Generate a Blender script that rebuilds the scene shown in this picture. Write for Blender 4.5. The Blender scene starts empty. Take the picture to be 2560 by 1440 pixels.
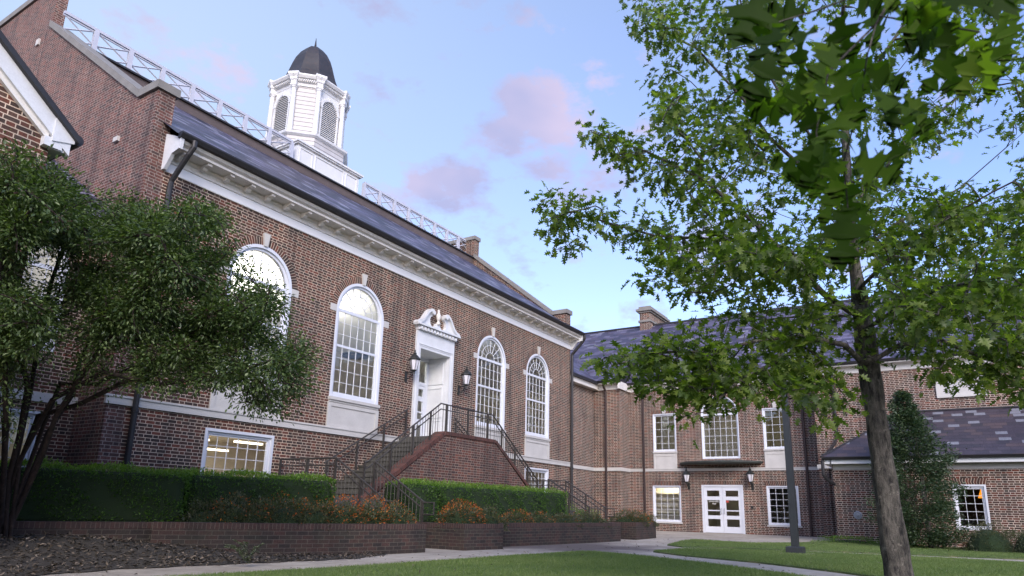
import bpy, bmesh, math, random
import numpy as np
from mathutils import Vector, Matrix
rnd = random.Random(7)
nr = np.random.default_rng(11)
sc = bpy.context.scene
C = sc.collection
R = math.radians

# ------------------------------------------------------------------ camera
YAW, PITCH, ROLL, FOC, CX, CY, EYE = R(32.49), R(13.8), R(1.39), 1707.0, 1280.0, 853.0, 0.95
fw = Vector((math.cos(YAW)*math.cos(PITCH), math.sin(YAW)*math.cos(PITCH), math.sin(PITCH)))
r0 = fw.cross(Vector((0, 0, 1))).normalized(); u0 = r0.cross(fw)
rt = math.cos(ROLL)*r0 + math.sin(ROLL)*u0
up = -math.sin(ROLL)*r0 + math.cos(ROLL)*u0
cam = bpy.data.objects.new('camera', bpy.data.cameras.new('camera')); C.objects.link(cam)
cam.data.sensor_width = 36; cam.data.lens = FOC/2560*36; cam.data.shift_y = (CY-720)/2560
cam.data.clip_end = 5000; cam.data.clip_start = 0.05
cam.matrix_world = Matrix(((rt.x, up.x, -fw.x, 0), (rt.y, up.y, -fw.y, 0), (rt.z, up.z, -fw.z, EYE), (0, 0, 0, 1)))
cam.data.dof.use_dof = True; cam.data.dof.focus_distance = 17; cam.data.dof.aperture_fstop = 5.6
sc.camera = cam
def at(x, y, fd):
    """world point seen at photo pixel x,y at depth fd metres"""
    return Vector((0, 0, EYE)) + (fw + rt*((x-CX)/FOC) - up*((y-CY)/FOC))*fd

# ------------------------------------------------------------------ sky, sun, exposure
SUN_EL, SUN_AZ = R(30), R(220)      # azimuth counter-clockwise from +X
w = bpy.data.worlds.new('World'); sc.world = w; w.use_nodes = True
nt = w.node_tree; N = nt.nodes; L = nt.links
for n in list(N): N.remove(n)
def nd(t, **k):
    n = N.new(t)
    for a, b in k.items(): setattr(n, a, b)
    return n
sky = nd('ShaderNodeTexSky', sky_type='NISHITA', sun_disc=False, sun_elevation=SUN_EL, sun_rotation=R(90)-SUN_AZ, air_density=1.0, dust_density=1.0, ozone_density=2.0)
bgn = nd('ShaderNodeBackground'); bgn.inputs[1].default_value = 0.15
out = nd('ShaderNodeOutputWorld')
tc = nd('ShaderNodeTexCoord')
def vmath(op, a, b=None):
    n = nd('ShaderNodeVectorMath', operation=op)
    L.new(a, n.inputs[0]) if not isinstance(a, (tuple, Vector)) else setattr(n.inputs[0], 'default_value', a)
    if b is not None: L.new(b, n.inputs[1]) if not isinstance(b, (tuple, Vector)) else setattr(n.inputs[1], 'default_value', b)
    return n
def fmath(op, a, b=None, c=None, clamp=False):
    n = nd('ShaderNodeMath', operation=op, use_clamp=clamp)
    for i, v in enumerate((a, b, c)):
        if v is None: continue
        if isinstance(v, (int, float)): n.inputs[i].default_value = v
        else: L.new(v, n.inputs[i])
    return n.outputs[0]
def mixc(f, a, b):
    n = nd('ShaderNodeMix', data_type='RGBA')
    L.new(f, n.inputs[0]) if not isinstance(f, float) else setattr(n.inputs[0], 'default_value', f)
    for i, v in ((6, a), (7, b)):
        if isinstance(v, tuple): n.inputs[i].default_value = (*v, 1)
        else: L.new(v, n.inputs[i])
    return n.outputs[2]
# clouds: soft billows around a few places of the sky dome
def skydir(x, y): return (at(x, y, 1)-Vector((0, 0, EYE))).normalized()
nz = nd('ShaderNodeTexNoise'); nz.inputs['Scale'].default_value = 9.5; nz.inputs['Detail'].default_value = 7; nz.inputs['Roughness'].default_value = .6
mp = nd('ShaderNodeMapping'); mp.inputs['Scale'].default_value = (1, 1, 1.9); L.new(tc.outputs['Generated'], mp.inputs[0]); L.new(mp.outputs[0], nz.inputs[0])
nz2 = nd('ShaderNodeTexNoise'); nz2.inputs['Scale'].default_value = 3.2; nz2.inputs['Detail'].default_value = 4; L.new(mp.outputs[0], nz2.inputs[0])
tot = None
for (x, y, rad, amp) in ((1370, 300, .10, 1.2), (1270, 350, .11, 1.15), (1180, 430, .10, .95), (1490, 430, .07, 1.05), (1400, 430, .12, .85), (1060, 440, .09, .75), (1500, 205, .045, .8), (1250, 500, .11, .6), (1750, 520, .12, .5), (480, 90, .1, .3), (1650, 150, .2, .12)):
    d = vmath('DISTANCE', tc.outputs['Generated'], Vector(skydir(x, y)))
    g = fmath('MULTIPLY', fmath('SUBTRACT', 1.0, fmath('DIVIDE', d.outputs['Value'], rad), clamp=True), amp)
    tot = g if tot is None else fmath('MAXIMUM', tot, g)
dens = fmath('MULTIPLY', fmath('SUBTRACT', fmath('ADD', fmath('MULTIPLY', tot, .6), fmath('MULTIPLY', nz.outputs[0], 2.6)), 1.44), 2.3, clamp=True)
dens = fmath('MULTIPLY', dens, .88)
warm = fmath('MULTIPLY', fmath('SUBTRACT', nz2.outputs[0], .42), 5.0, clamp=True)
tint = mixc(1.0, sky.outputs[0], (0, 0, 0)); tn = tint.node; tn.blend_type = 'MULTIPLY'; tn.inputs[7].default_value = (.94, .88, 1.04, 1)
sepg = nd('ShaderNodeSeparateXYZ'); L.new(tc.outputs['Generated'], sepg.inputs[0])
cloudc = mixc(warm, (1.42, 1.45, 2.25), (2.25, 1.9, 2.5))
hz = vmath('DISTANCE', tc.outputs['Generated'], Vector(skydir(250, 150)))
veil = fmath('MULTIPLY', fmath('SUBTRACT', 1.0, fmath('DIVIDE', hz.outputs['Value'], 1.0), clamp=True), .8, clamp=True)
tint = mixc(veil, tint, (1.9, 2.35, 3.0))
L.new(mixc(dens, tint, cloudc), bgn.inputs[0]); L.new(bgn.outputs[0], out.inputs[0])
sd = bpy.data.lights.new('sun', 'SUN'); sd.energy = 1.1; sd.angle = R(24); sd.color = (1, .93, .84)
so = bpy.data.objects.new('sun', sd); C.objects.link(so)
sv = Vector((math.cos(SUN_EL)*math.cos(SUN_AZ), math.cos(SUN_EL)*math.sin(SUN_AZ), math.sin(SUN_EL)))
so.rotation_euler = sv.to_track_quat('Z', 'Y').to_euler()
sc.view_settings.view_transform = 'Standard'; sc.view_settings.look = 'None'
sc.view_settings.exposure = 1.22; sc.view_settings.gamma = 1

# ------------------------------------------------------------------ materials
M = {}
def newmat(name):
    m = bpy.data.materials.new(name); m.use_nodes = True; M[name] = m
    t = m.node_tree; b = t.nodes['Principled BSDF']
    return m, t, b
class G:
    """tiny node helper"""
    def __init__(s, t): s.t = t
    def n(s, ty, **k):
        x = s.t.nodes.new(ty)
        for a, b in k.items(): setattr(x, a, b)
        return x
    def l(s, a, b): s.t.links.new(a, b)
    def m(s, op, a, b=None, c=None, clamp=False):
        x = s.n('ShaderNodeMath', operation=op, use_clamp=clamp)
        for i, v in enumerate((a, b, c)):
            if v is None: continue
            if isinstance(v, (int, float)): x.inputs[i].default_value = v
            else: s.l(v, x.inputs[i])
        return x.outputs[0]
    def mix(s, f, a, b, mode='MIX'):
        x = s.n('ShaderNodeMix', data_type='RGBA', blend_type=mode)
        if isinstance(f, (int, float)): x.inputs[0].default_value = f
        else: s.l(f, x.inputs[0])
        for i, v in ((6, a), (7, b)):
            if isinstance(v, tuple): x.inputs[i].default_value = (*v, 1)
            else: s.l(v, x.inputs[i])
        return x.outputs[2]
    def noise(s, vec, sc_, det=3, rough=.5):
        x = s.n('ShaderNodeTexNoise'); x.inputs['Scale'].default_value = sc_; x.inputs['Detail'].default_value = det; x.inputs['Roughness'].default_value = rough
        if vec is not None: s.l(vec, x.inputs['Vector'])
        return x.outputs[0]
    def ramp(s, f, stops, interp='LINEAR'):
        x = s.n('ShaderNodeValToRGB'); x.color_ramp.interpolation = interp; e = x.color_ramp.elements
        while len(e) < len(stops): e.new(.5)
        for i, (p, c) in enumerate(stops): e[i].position = p; e[i].color = (*c, 1)
        s.l(f, x.inputs[0]); return x.outputs[0]
    def bump(s, h, st, dist, b):
        x = s.n('ShaderNodeBump'); x.inputs['Strength'].default_value = st; x.inputs['Distance'].default_value = dist
        s.l(h, x.inputs['Height']); s.l(x.outputs[0], b.inputs['Normal'])
    def geo(s): return s.n('ShaderNodeNewGeometry').outputs['Position']
    def uv(s): return s.n('ShaderNodeUVMap', uv_map='UVMap').outputs[0]

def brick(name, bricks, mortar, course=.075, per=.33, joint=.0145, flemish=True, tone=1.0, moss=0.0, runlen=None):
    m, t, b = newmat(name); g = G(t)
    sp = g.n('ShaderNodeSeparateXYZ'); g.l(g.uv(), sp.inputs[0]); u, v = sp.outputs[0], sp.outputs[1]
    vv = g.m('DIVIDE', v, course); row = g.m('FLOOR', vv); fv = g.m('SUBTRACT', vv, row)
    par = g.m('MODULO', g.m('ADD', row, 1000.0), 2.0)
    if flemish:
        uu = g.m('ADD', g.m('DIVIDE', u, per), g.m('MULTIPLY', par, .5)); cell = g.m('FLOOR', uu); fu = g.m('SUBTRACT', uu, cell)
        hd = .655
        ishead = g.m('GREATER_THAN', fu, hd)
        j = joint/per
        m1 = g.m('LESS_THAN', fu, j); m2 = g.m('MULTIPLY', g.m('GREATER_THAN', fu, hd-j/2), g.m('LESS_THAN', fu, hd+j/2))
        mu = g.m('MAXIMUM', m1, m2)
        idx = g.m('ADD', g.m('MULTIPLY', cell, 2.0), ishead)
    else:
        per = runlen or .21
        uu = g.m('ADD', g.m('DIVIDE', u, per), g.m('MULTIPLY', par, .5 if not runlen or runlen < 5 else 0)); cell = g.m('FLOOR', uu); fu = g.m('SUBTRACT', uu, cell)
        mu = g.m('LESS_THAN', fu, joint/per); idx = cell
    mv = g.m('LESS_THAN', fv, joint/course)
    mort = g.m('MAXIMUM', mu, mv)
    cb = g.n('ShaderNodeCombineXYZ'); g.l(idx, cb.inputs[0]); g.l(row, cb.inputs[1])
    wn = g.n('ShaderNodeTexWhiteNoise', noise_dimensions='2D'); g.l(cb.outputs[0], wn.inputs[0])
    col = g.ramp(wn.outputs[0], bricks, 'CONSTANT')
    pos = g.geo()
    n1 = g.noise(pos, 38, 3); n2 = g.noise(pos, .8, 4, .6); n3 = g.noise(pos, 3.5, 4, .6)
    col = g.mix(1.0, col, g.ramp(n1, [(.3, (.62, .62, .62)), (.7, (1.25, 1.25, 1.25))]), 'MULTIPLY')
    col = g.mix(mort, col, g.mix(1.0, mortar, g.ramp(n3, [(.3, (.7, .7, .68)), (.7, (1.08, 1.08, 1.08))]), 'MULTIPLY'))
    col = g.mix(1.0, col, g.ramp(n2, [(.3, tuple(tone*x for x in (.78, .78, .8))), (.7, tuple(tone*x for x in (1.12, 1.08, 1.04)))]), 'MULTIPLY')
    mpp = g.n('ShaderNodeMapping'); mpp.inputs['Scale'].default_value = (2.2, 2.2, .22); g.l(pos, mpp.inputs[0]); n4 = g.noise(mpp.outputs[0], 1.0, 5, .65)
    col = g.mix(1.0, col, g.ramp(n4, [(.34, (.62, .63, .65)), (.5, (.95, .95, .95)), (.72, (1.14, 1.08, 1.03))]), 'MULTIPLY')
    if moss: col = g.mix(g.m('MULTIPLY', g.m('SUBTRACT', n3, .45, clamp=True), moss), col, (.035, .04, .025))
    g.l(col, b.inputs['Base Color']); b.inputs['Roughness'].default_value = .88
    g.bump(g.m('ADD', g.m('MULTIPLY', g.m('SUBTRACT', 1.0, mort), .8), g.m('MULTIPLY', n1, .3)), .55, .01, b)
    return m
BR = [(0, (.125, .045, .028)), (.2, (.072, .037, .026)), (.4, (.105, .043, .028)), (.55, (.048, .031, .024)), (.7, (.17, .052, .03)), (.76, (.095, .052, .036)), (.88, (.064, .042, .032))]
MORT = (.62, .51, .4)
brick('brick', BR, MORT)
brick('brick_right', [(p, (c[0]*1.05, c[1]*1.05, c[2]*1.08)) for p, c in BR], (.66, .57, .47), tone=1.0, joint=.015)
brick('brick_gable', [(0, (.16, .068, .052)), (.2, (.105, .055, .045)), (.4, (.19, .078, .06)), (.6, (.08, .05, .044)), (.75, (.13, .062, .05)), (.9, (.16, .09, .075))], (.4, .33, .28), tone=1.0)
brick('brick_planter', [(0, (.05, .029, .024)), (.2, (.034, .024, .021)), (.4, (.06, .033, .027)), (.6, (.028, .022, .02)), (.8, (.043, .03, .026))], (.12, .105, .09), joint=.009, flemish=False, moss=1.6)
brick('rowlock', BR, MORT, course=.076, flemish=False, runlen=9.0)
brick('rowlock_right', BR, (.62, .51, .41), course=.076, flemish=False, runlen=9.0)
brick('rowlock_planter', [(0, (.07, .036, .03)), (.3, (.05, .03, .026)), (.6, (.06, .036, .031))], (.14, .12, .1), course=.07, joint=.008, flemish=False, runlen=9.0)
brick('rowlock_stair', [(0, (.11, .042, .032)), (.3, (.08, .035, .028)), (.6, (.13, .048, .035))], (.16, .12, .1), course=.076, joint=.009, flemish=False, runlen=9.0)
brick('brick_stair', [(0, (.14, .05, .036)), (.2, (.085, .042, .034)), (.4, (.12, .05, .036)), (.55, (.07, .037, .033)), (.7, (.17, .06, .04)), (.85, (.1, .055, .045))], (.34, .27, .22), tone=1.0, moss=.5)

def plain(name, col, rough=.6, var=.12, scale=3.0, fine=40, bump=0.0, metal=0.0, dirt=None):
    m, t, b = newmat(name); g = G(t); pos = g.geo()
    n1 = g.noise(pos, scale, 5, .6); n2 = g.noise(pos, fine, 3)
    c = g.mix(1.0, col, g.ramp(n1, [(.3, (1-var,)*3), (.7, (1+var*.6,)*3)]), 'MULTIPLY')
    c = g.mix(1.0, c, g.ramp(n2, [(.3, (1-var*.6,)*3), (.7, (1+var*.4,)*3)]), 'MULTIPLY')
    if dirt: c = g.mix(g.m('MULTIPLY', g.m('SUBTRACT', g.noise(pos, 6, 6, .7), .5, clamp=True), dirt[1]), c, dirt[0])
    g.l(c, b.inputs['Base Color']); b.inputs['Roughness'].default_value = rough; b.inputs['Metallic'].default_value = metal
    if bump: g.bump(n2, bump, .01, b)
    return m
plain('white_paint', (.7, .71, .71), .5, .09, dirt=((.3, .28, .24), 1.0))
plain('frieze_paint_lifted', (.8, .8, .79), .5, .03)  # whiter than the other trim, lifted to offset the shade under the eave
plain('white_window', (.68, .7, .74), .4, .03)
plain('cornice_paint', (.76, .73, .67), .6, .1, dirt=((.25, .23, .18), 1.8))
plain('limestone', (.56, .54, .5), .8, .1, bump=.15, dirt=((.3, .28, .25), 1.0))
plain('coping_stone', (.23, .22, .2), .85, .2, bump=.3, dirt=((.13, .12, .1), 1.6))
plain('gutter_metal', (.035, .034, .035), .5, .2, metal=.3)
plain('brown_pipe', (.05, .032, .028), .5, .2, metal=.2)
plain('roof_band', (.105, .08, .072), .65, .15)
plain('dome_metal', (.035, .033, .034), .5, .35, scale=1.4, dirt=((.1, .06, .045), 1.5))
plain('iron', (.022, .024, .022), .45, .15)
plain('rail_iron', (.05, .044, .038), .5, .3)
plain('pole_paint', (.035, .039, .04), .45, .1)
plain('copper_dark', (.06, .07, .062), .6, .3)
plain('steps_stone', (.085, .082, .07), .9, .25, bump=.4, dirt=((.07, .07, .06), 1.6))
plain('interior_wall', (.52, .49, .43), .9, .05)
plain('interior_ceiling', (.8, .79, .76), .9, .02)
plain('interior_dark', (.08, .06, .045), .9, .1)
plain('balustrade_paint', (.48, .5, .57), .5, .06)
plain('frosted', (.75, .73, .76), .3, .03)
plain('silver', (.32, .33, .35), .4, .2, metal=.5)
plain('letter_paint', (.75, .74, .7), .5, .02)
plain('red_sign', (.45, .07, .05), .5, .02)

def concrete(name, col, stain=0):
    m, t, b = newmat(name); g = G(t); pos = g.geo()
    n1 = g.noise(pos, .7, 6, .65); n2 = g.noise(pos, 60, 4, .7); n3 = g.noise(pos, 5, 5, .6)
    c = g.mix(1.0, col, g.ramp(n1, [(.3, (.72, .7, .68)), (.7, (1.12, 1.12, 1.1))]), 'MULTIPLY')
    c = g.mix(1.0, c, g.ramp(n3, [(.35, (.85, .84, .82)), (.65, (1.06, 1.06, 1.06))]), 'MULTIPLY')
    c = g.mix(1.0, c, g.ramp(n2, [(.3, (.8, .8, .8)), (.7, (1.15, 1.15, 1.15))]), 'MULTIPLY')
    sp = g.n('ShaderNodeSeparateXYZ'); g.l(pos, sp.inputs[0])
    jl = g.m('MULTIPLY', g.m('LESS_THAN', g.m('FRACT', g.m('DIVIDE', g.m('ADD', sp.outputs[0], 100.4), 1.6)), .012), .6)
    c = g.mix(jl, c, (.06, .06, .055))
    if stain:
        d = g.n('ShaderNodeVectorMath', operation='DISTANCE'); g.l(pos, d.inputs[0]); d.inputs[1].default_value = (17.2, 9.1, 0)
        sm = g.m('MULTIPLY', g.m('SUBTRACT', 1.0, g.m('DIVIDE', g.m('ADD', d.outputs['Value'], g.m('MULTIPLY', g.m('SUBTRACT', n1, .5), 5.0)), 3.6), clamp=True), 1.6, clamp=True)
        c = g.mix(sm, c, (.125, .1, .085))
    g.l(c, b.inputs['Base Color']); b.inputs['Roughness'].default_value = .9; g.bump(n2, .25, .01, b)
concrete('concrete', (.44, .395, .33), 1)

def slate(name, cols, rowh=.2, wid=.3, light=None):
    m, t, b = newmat(name); g = G(t)
    sp = g.n('ShaderNodeSeparateXYZ'); g.l(g.uv(), sp.inputs[0]); u, v = sp.outputs[0], sp.outputs[1]
    vv = g.m('DIVIDE', v, rowh); row = g.m('FLOOR', vv); fv = g.m('SUBTRACT', vv, row)
    w0 = g.n('ShaderNodeTexWhiteNoise', noise_dimensions='1D'); g.l(row, w0.inputs['W'])
    uu = g.m('ADD', g.m('DIVIDE', u, wid), w0.outputs[0]); cell = g.m('FLOOR', uu); fu = g.m('SUBTRACT', uu, cell)
    cb = g.n('ShaderNodeCombineXYZ'); g.l(cell, cb.inputs[0]); g.l(row, cb.inputs[1])
    wn = g.n('ShaderNodeTexWhiteNoise', noise_dimensions='2D'); g.l(cb.outputs[0], wn.inputs[0])
    c = g.ramp(wn.outputs[0], cols, 'CONSTANT')
    n2 = g.noise(g.geo(), 25, 4); n3 = g.noise(g.geo(), .6, 4)
    c = g.mix(1.0, c, g.ramp(n2, [(.3, (.75,)*3), (.7, (1.2,)*3)]), 'MULTIPLY')
    c = g.mix(1.0, c, g.ramp(n3, [(.3, (.8, .8, .82)), (.7, (1.12, 1.1, 1.12))]), 'MULTIPLY')
    edge = g.m('MAXIMUM', g.m('GREATER_THAN', fv, .9), g.m('MULTIPLY', g.m('LESS_THAN', fu, .03), .8))
    c = g.mix(g.m('MULTIPLY', edge, .75), c, (.012, .012, .014))
    g.l(c, b.inputs['Base Color']); b.inputs['Roughness'].default_value = .5
    g.bump(g.m('ADD', g.m('SUBTRACT', 1.0, fv), g.m('MULTIPLY', wn.outputs[0], .4)), .8, .015, b)
slate('slate', [(0, (.03, .029, .048)), (.2, (.07, .065, .105)), (.4, (.028, .027, .042)), (.55, (.12, .11, .17)), (.7, (.055, .045, .07)), (.82, (.09, .075, .105)), (.88, (.21, .21, .26))], .24, .5)
slate('slate_right', [(0, (.06, .055, .095)), (.22, (.105, .095, .15)), (.42, (.045, .042, .07)), (.6, (.14, .128, .19)), (.8, (.075, .06, .09)), (.93, (.19, .19, .235))], .24, .42)
slate('slate_annex', [(0, (.05, .042, .055)), (.25, (.062, .05, .062)), (.5, (.042, .038, .048)), (.7, (.085, .062, .065)), (.88, (.06, .052, .065)), (.93, (.2, .205, .225))], .26, .36)

def leafmat(name, a, b_, c_=None, trans=.35, rough=.45, scale=3):
    m, t, b = newmat(name); g = G(t)
    ob = g.n('ShaderNodeAttribute', attribute_name='tone'); 
    n1 = g.noise(g.geo(), scale, 3)
    f = g.m('ADD', g.m('MULTIPLY', ob.outputs['Fac'], .75), g.m('MULTIPLY', n1, .35), clamp=True)
    st = [(.15, a), (.8, b_)]
    if c_: st = [(.1, a), (.6, b_), (.97, c_)]
    c = g.ramp(f, st)
    g.l(c, b.inputs['Base Color']); b.inputs['Roughness'].default_value = rough
    tr = g.n('ShaderNodeBsdfTranslucent'); g.l(g.mix(1.0, c, (1.6, 1.9, .5), 'MULTIPLY'), tr.inputs[0])
    ms = g.n('ShaderNodeMixShader'); ms.inputs[0].default_value = trans
    g.l(b.outputs[0], ms.inputs[1]); g.l(tr.outputs[0], ms.inputs[2]); g.l(ms.outputs[0], t.nodes['Material Output'].inputs[0])
leafmat('oak_leaf', (.036, .062, .013), (.092, .145, .026), (.2, .25, .05), .52)
leafmat('oak_leaf_near', (.02, .04, .006), (.06, .11, .012), (.13, .19, .028), .6, .6)
M['oak_leaf_near'].node_tree.nodes['Principled BSDF'].inputs['Specular IOR Level'].default_value = .15
leafmat('myrtle_leaf', (.024, .043, .016), (.066, .108, .032), (.2, .26, .1), .3)
leafmat('myrtle_seed', (.04, .022, .016), (.07, .035, .025), trans=.05)
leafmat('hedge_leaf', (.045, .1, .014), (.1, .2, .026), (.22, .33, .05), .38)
leafmat('shrub_leaf', (.032, .044, .02), (.07, .085, .035), (.16, .13, .065), .22)
leafmat('red_leaf', (.22, .04, .014), (.5, .12, .02), (.6, .24, .05), .4)
leafmat('conifer_leaf', (.014, .034, .016), (.04, .075, .03), (.1, .13, .06), .2)
leafmat('grass_blade', (.07, .12, .03), (.135, .2, .055), (.3, .33, .14), .3)
leafmat('litter_leaf', (.035, .028, .02), (.1, .078, .055), (.3, .24, .18), .05, .8)
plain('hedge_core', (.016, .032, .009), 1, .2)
plain('mulch', (.05, .043, .033), .95, .5, scale=9, fine=60, bump=1.0)
plain('soil', (.04, .03, .024), .95, .3, bump=.6)
m, t, b = newmat('lawn'); g = G(t)
c = g.ramp(g.noise(g.geo(), 1.3, 6, .65), [(.3, (.06, .1, .03)), (.52, (.095, .14, .042)), (.68, (.19, .19, .08))])
c = g.mix(1.0, c, g.ramp(g.noise(g.geo(), 55, 3, .7), [(.3, (.6,)*3), (.7, (1.35,)*3)]), 'MULTIPLY')
g.l(c, b.inputs['Base Color']); b.inputs['Roughness'].default_value = .9; g.bump(g.noise(g.geo(), 90, 3), .8, .03, b)
def bark(name, a, b_, sx=9, cr=1.0):
    m, t, b = newmat(name); g = G(t)
    mp = g.n('ShaderNodeMapping'); mp.inputs['Scale'].default_value = (1, 1, .28); g.l(g.geo(), mp.inputs[0])
    n1 = g.noise(mp.outputs[0], sx*2.2, 6, .7); n2 = g.noise(g.geo(), 2.2, 4); n3 = g.noise(g.geo(), 11, 5, .7)
    c = g.ramp(n1, [(.36, a), (.62, b_)])
    c = g.mix(1.0, c, g.ramp(n2, [(.3, (.65,)*3), (.7, (1.25,)*3)]), 'MULTIPLY')
    c = g.mix(g.m('MULTIPLY', g.m('SUBTRACT', n3, .56, clamp=True), 5.0, clamp=True), c, tuple(x*2.1 for x in b_))
    g.l(c, b.inputs['Base Color']); b.inputs['Roughness'].default_value = .95; g.bump(g.m('ADD', n1, g.m('MULTIPLY', n3, .5)), 1.0, .03*cr, b)
bark('oak_bark', (.012, .011, .01), (.12, .108, .088))
bark('myrtle_bark', (.01, .007, .006), (.04, .026, .02), 5, .3)
m, t, b = newmat('glass'); g = G(t)
gl = g.n('ShaderNodeBsdfGlossy'); gl.inputs['Roughness'].default_value = .015; gl.inputs['Color'].default_value = (.9, .95, 1, 1)
tr = g.n('ShaderNodeBsdfTransparent'); tr.inputs[0].default_value = (.86, .89, .88, 1)
bp = g.n('ShaderNodeBump'); bp.inputs['Strength'].default_value = .12; bp.inputs['Distance'].default_value = .05; g.l(g.noise(g.geo(), 2.2, 2), bp.inputs['Height']); g.l(bp.outputs[0], gl.inputs['Normal'])
fr = g.n('ShaderNodeFresnel'); fr.inputs[0].default_value = 1.5
ms = g.n('ShaderNodeMixShader'); g.l(g.m('ADD', g.m('MULTIPLY', fr.outputs[0], 1.25), .02, clamp=True), ms.inputs[0])
g.l(tr.outputs[0], ms.inputs[1]); g.l(gl.outputs[0], ms.inputs[2]); g.l(ms.outputs[0], t.nodes['Material Output'].inputs[0])
def emis(name, col, st):
    m, t, b = newmat(name); b.inputs['Base Color'].default_value = (*col, 1); b.inputs['Emission Color'].default_value = (*col, 1); b.inputs['Emission Strength'].default_value = st
emis('tube_light', (1, .86, .66), 2.2)
emis('amber_lamp', (1, .3, .02), .7)
def clap(name, col, h=.2):
    m, t, b = newmat(name); g = G(t); sp = g.n('ShaderNodeSeparateXYZ'); g.l(g.geo(), sp.inputs[0])
    f = g.m('FRACT', g.m('DIVIDE', sp.outputs[2], h))
    c = g.mix(1.0, col, g.ramp(g.noise(g.geo(), 3, 5, .6), [(.3, (.88, .86, .84)), (.7, (1.04, 1.04, 1.04))]), 'MULTIPLY')
    c = g.mix(g.m('LESS_THAN', f, .13), c, (.1, .09, .085))
    g.l(c, b.inputs['Base Color']); b.inputs['Roughness'].default_value = .5; g.bump(f, .15, .01, b)
clap('clapboard', (.5, .49, .49))

# ------------------------------------------------------------------ mesh builder
class MB:
    def __init__(s, F=None): s.v = []; s.f = []; s.uv = {}; s.F = F or (lambda a, b, c: (a, b, c))
    def add(s, vs, fs, uvs=None):
        o = len(s.v); s.v += [s.F(*p) for p in vs]
        for i, f in enumerate(fs):
            if uvs: s.uv[len(s.f)] = uvs[i]
            s.f.append([a+o for a in f])
        return s
    def box(s, a0, a1, b0, b1, c0, c1):
        vs = [(a, b, c) for c in (c0, c1) for b in (b0, b1) for a in (a0, a1)]
        return s.add(vs, [(0, 2, 3, 1), (4, 5, 7, 6), (0, 1, 5, 4), (2, 6, 7, 3), (0, 4, 6, 2), (1, 3, 7, 5)])
    def prism(s, poly, t0, t1, order=(0, 1, 2)):
        """poly in (p,q), extruded along third axis t; order gives which local axis p,q,t go to"""
        n = len(poly)
        def P(p, q, t):
            r = [0, 0, 0]; r[order[0]] = p; r[order[1]] = q; r[order[2]] = t; return tuple(r)
        vs = [P(p, q, t0) for p, q in poly]+[P(p, q, t1) for p, q in poly]
        fs = [tuple(range(n)), tuple(range(2*n-1, n-1, -1))]+[(i, (i+1) % n, n+(i+1) % n, n+i) for i in range(n)]
        return s.add(vs, fs)
    def tube(s, pts, rad, seg=8, cap=True):
        pts = [Vector(p) for p in pts]; n = len(pts)
        rad = rad if isinstance(rad, (list, tuple)) else [rad]*n
        vs = []; prev = None
        for i, p in enumerate(pts):
            d = (pts[min(i+1, n-1)]-pts[max(i-1, 0)]).normalized()
            if prev is None: a = d.orthogonal().normalized()
            else: a = (prev-d*prev.dot(d)).normalized()
            prev = a; b = d.cross(a)
            for k in range(seg):
                t = 2*math.pi*(k+.5)/seg; vs.append(tuple(p+(a*math.cos(t)+b*math.sin(t))*rad[i]))
        fs = [(i*seg+k, i*seg+(k+1) % seg, (i+1)*seg+(k+1) % seg, (i+1)*seg+k) for i in range(n-1) for k in range(seg)]
        if cap: fs += [tuple(range(seg))[::-1], tuple(range((n-1)*seg, n*seg))]
        return s.add(vs, fs)
    def ring(s, prof, cx, cy, sides=None, seg=16, rot=0):
        """revolve prof [(r,z)] round a vertical axis"""
        vs = [(cx+r*math.cos(rot+2*math.pi*k/seg), cy+r*math.sin(rot+2*math.pi*k/seg), z) for r, z in prof for k in range(seg)]
        n = len(prof)
        fs = [(i*seg+k, i*seg+(k+1) % seg, (i+1)*seg+(k+1) % seg, (i+1)*seg+k) for i in range(n-1) for k in range(seg)]
        fs += [tuple(range(seg))[::-1], tuple(range((n-1)*seg, n*seg))]
        return s.add(vs, fs)
    def loft(s, loops, cap=True):
        n = len(loops[0]); vs = [p for l in loops for p in l]
        fs = [(i*n+k, i*n+(k+1) % n, (i+1)*n+(k+1) % n, (i+1)*n+k) for i in range(len(loops)-1) for k in range(n)]
        if cap: fs += [tuple(range(n))[::-1], tuple(range((len(loops)-1)*n, len(loops)*n))]
        return s.add(vs, fs)
    def build(s, name, mat, parent=None, smooth=False):
        me = bpy.data.meshes.new(name); me.from_pydata([tuple(p) for p in s.v], [], s.f); me.update()
        me.materials.append(M[mat])
        uvl = me.uv_layers.new(name='UVMap')
        for p in me.polygons:
            cu = s.uv.get(p.index)
            n = p.normal
            if cu is None:
                if abs(n.z) > .99: tv = Vector((1, 0, 0)); bv = Vector((0, 1, 0))
                else:
                    tv = Vector((-n.y, n.x, 0)).normalized(); bv = n.cross(tv)
                    if tv.x < -1e-4 or (abs(tv.x) < 1e-4 and tv.y < 0): tv = -tv
                    if bv.z < 0: bv = -bv
            for k, li in enumerate(p.loop_indices):
                if cu is not None: uvl.data[li].uv = cu[k]
                else:
                    co = me.vertices[me.loops[li].vertex_index].co; uvl.data[li].uv = (co.dot(tv), co.dot(bv))
            p.use_smooth = smooth
        o = bpy.data.objects.new(name, me); C.objects.link(o)
        if parent is not None: o.parent = parent; o.matrix_parent_inverse = Matrix.Translation(-wloc(parent))
        return o
def wloc(o):
    v = Vector(o.location)
    while o.parent: v = v + (Matrix(o.matrix_parent_inverse) @ Vector((0, 0, 0))); o = o.parent; v = v + Vector(o.location)
    return v
def tag(o, label=None, cat=None, group=None, kind=None):
    if label: o['label'] = label
    if cat: o['category'] = cat
    if group: o['group'] = group
    if kind: o['kind'] = kind
    return o
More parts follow.
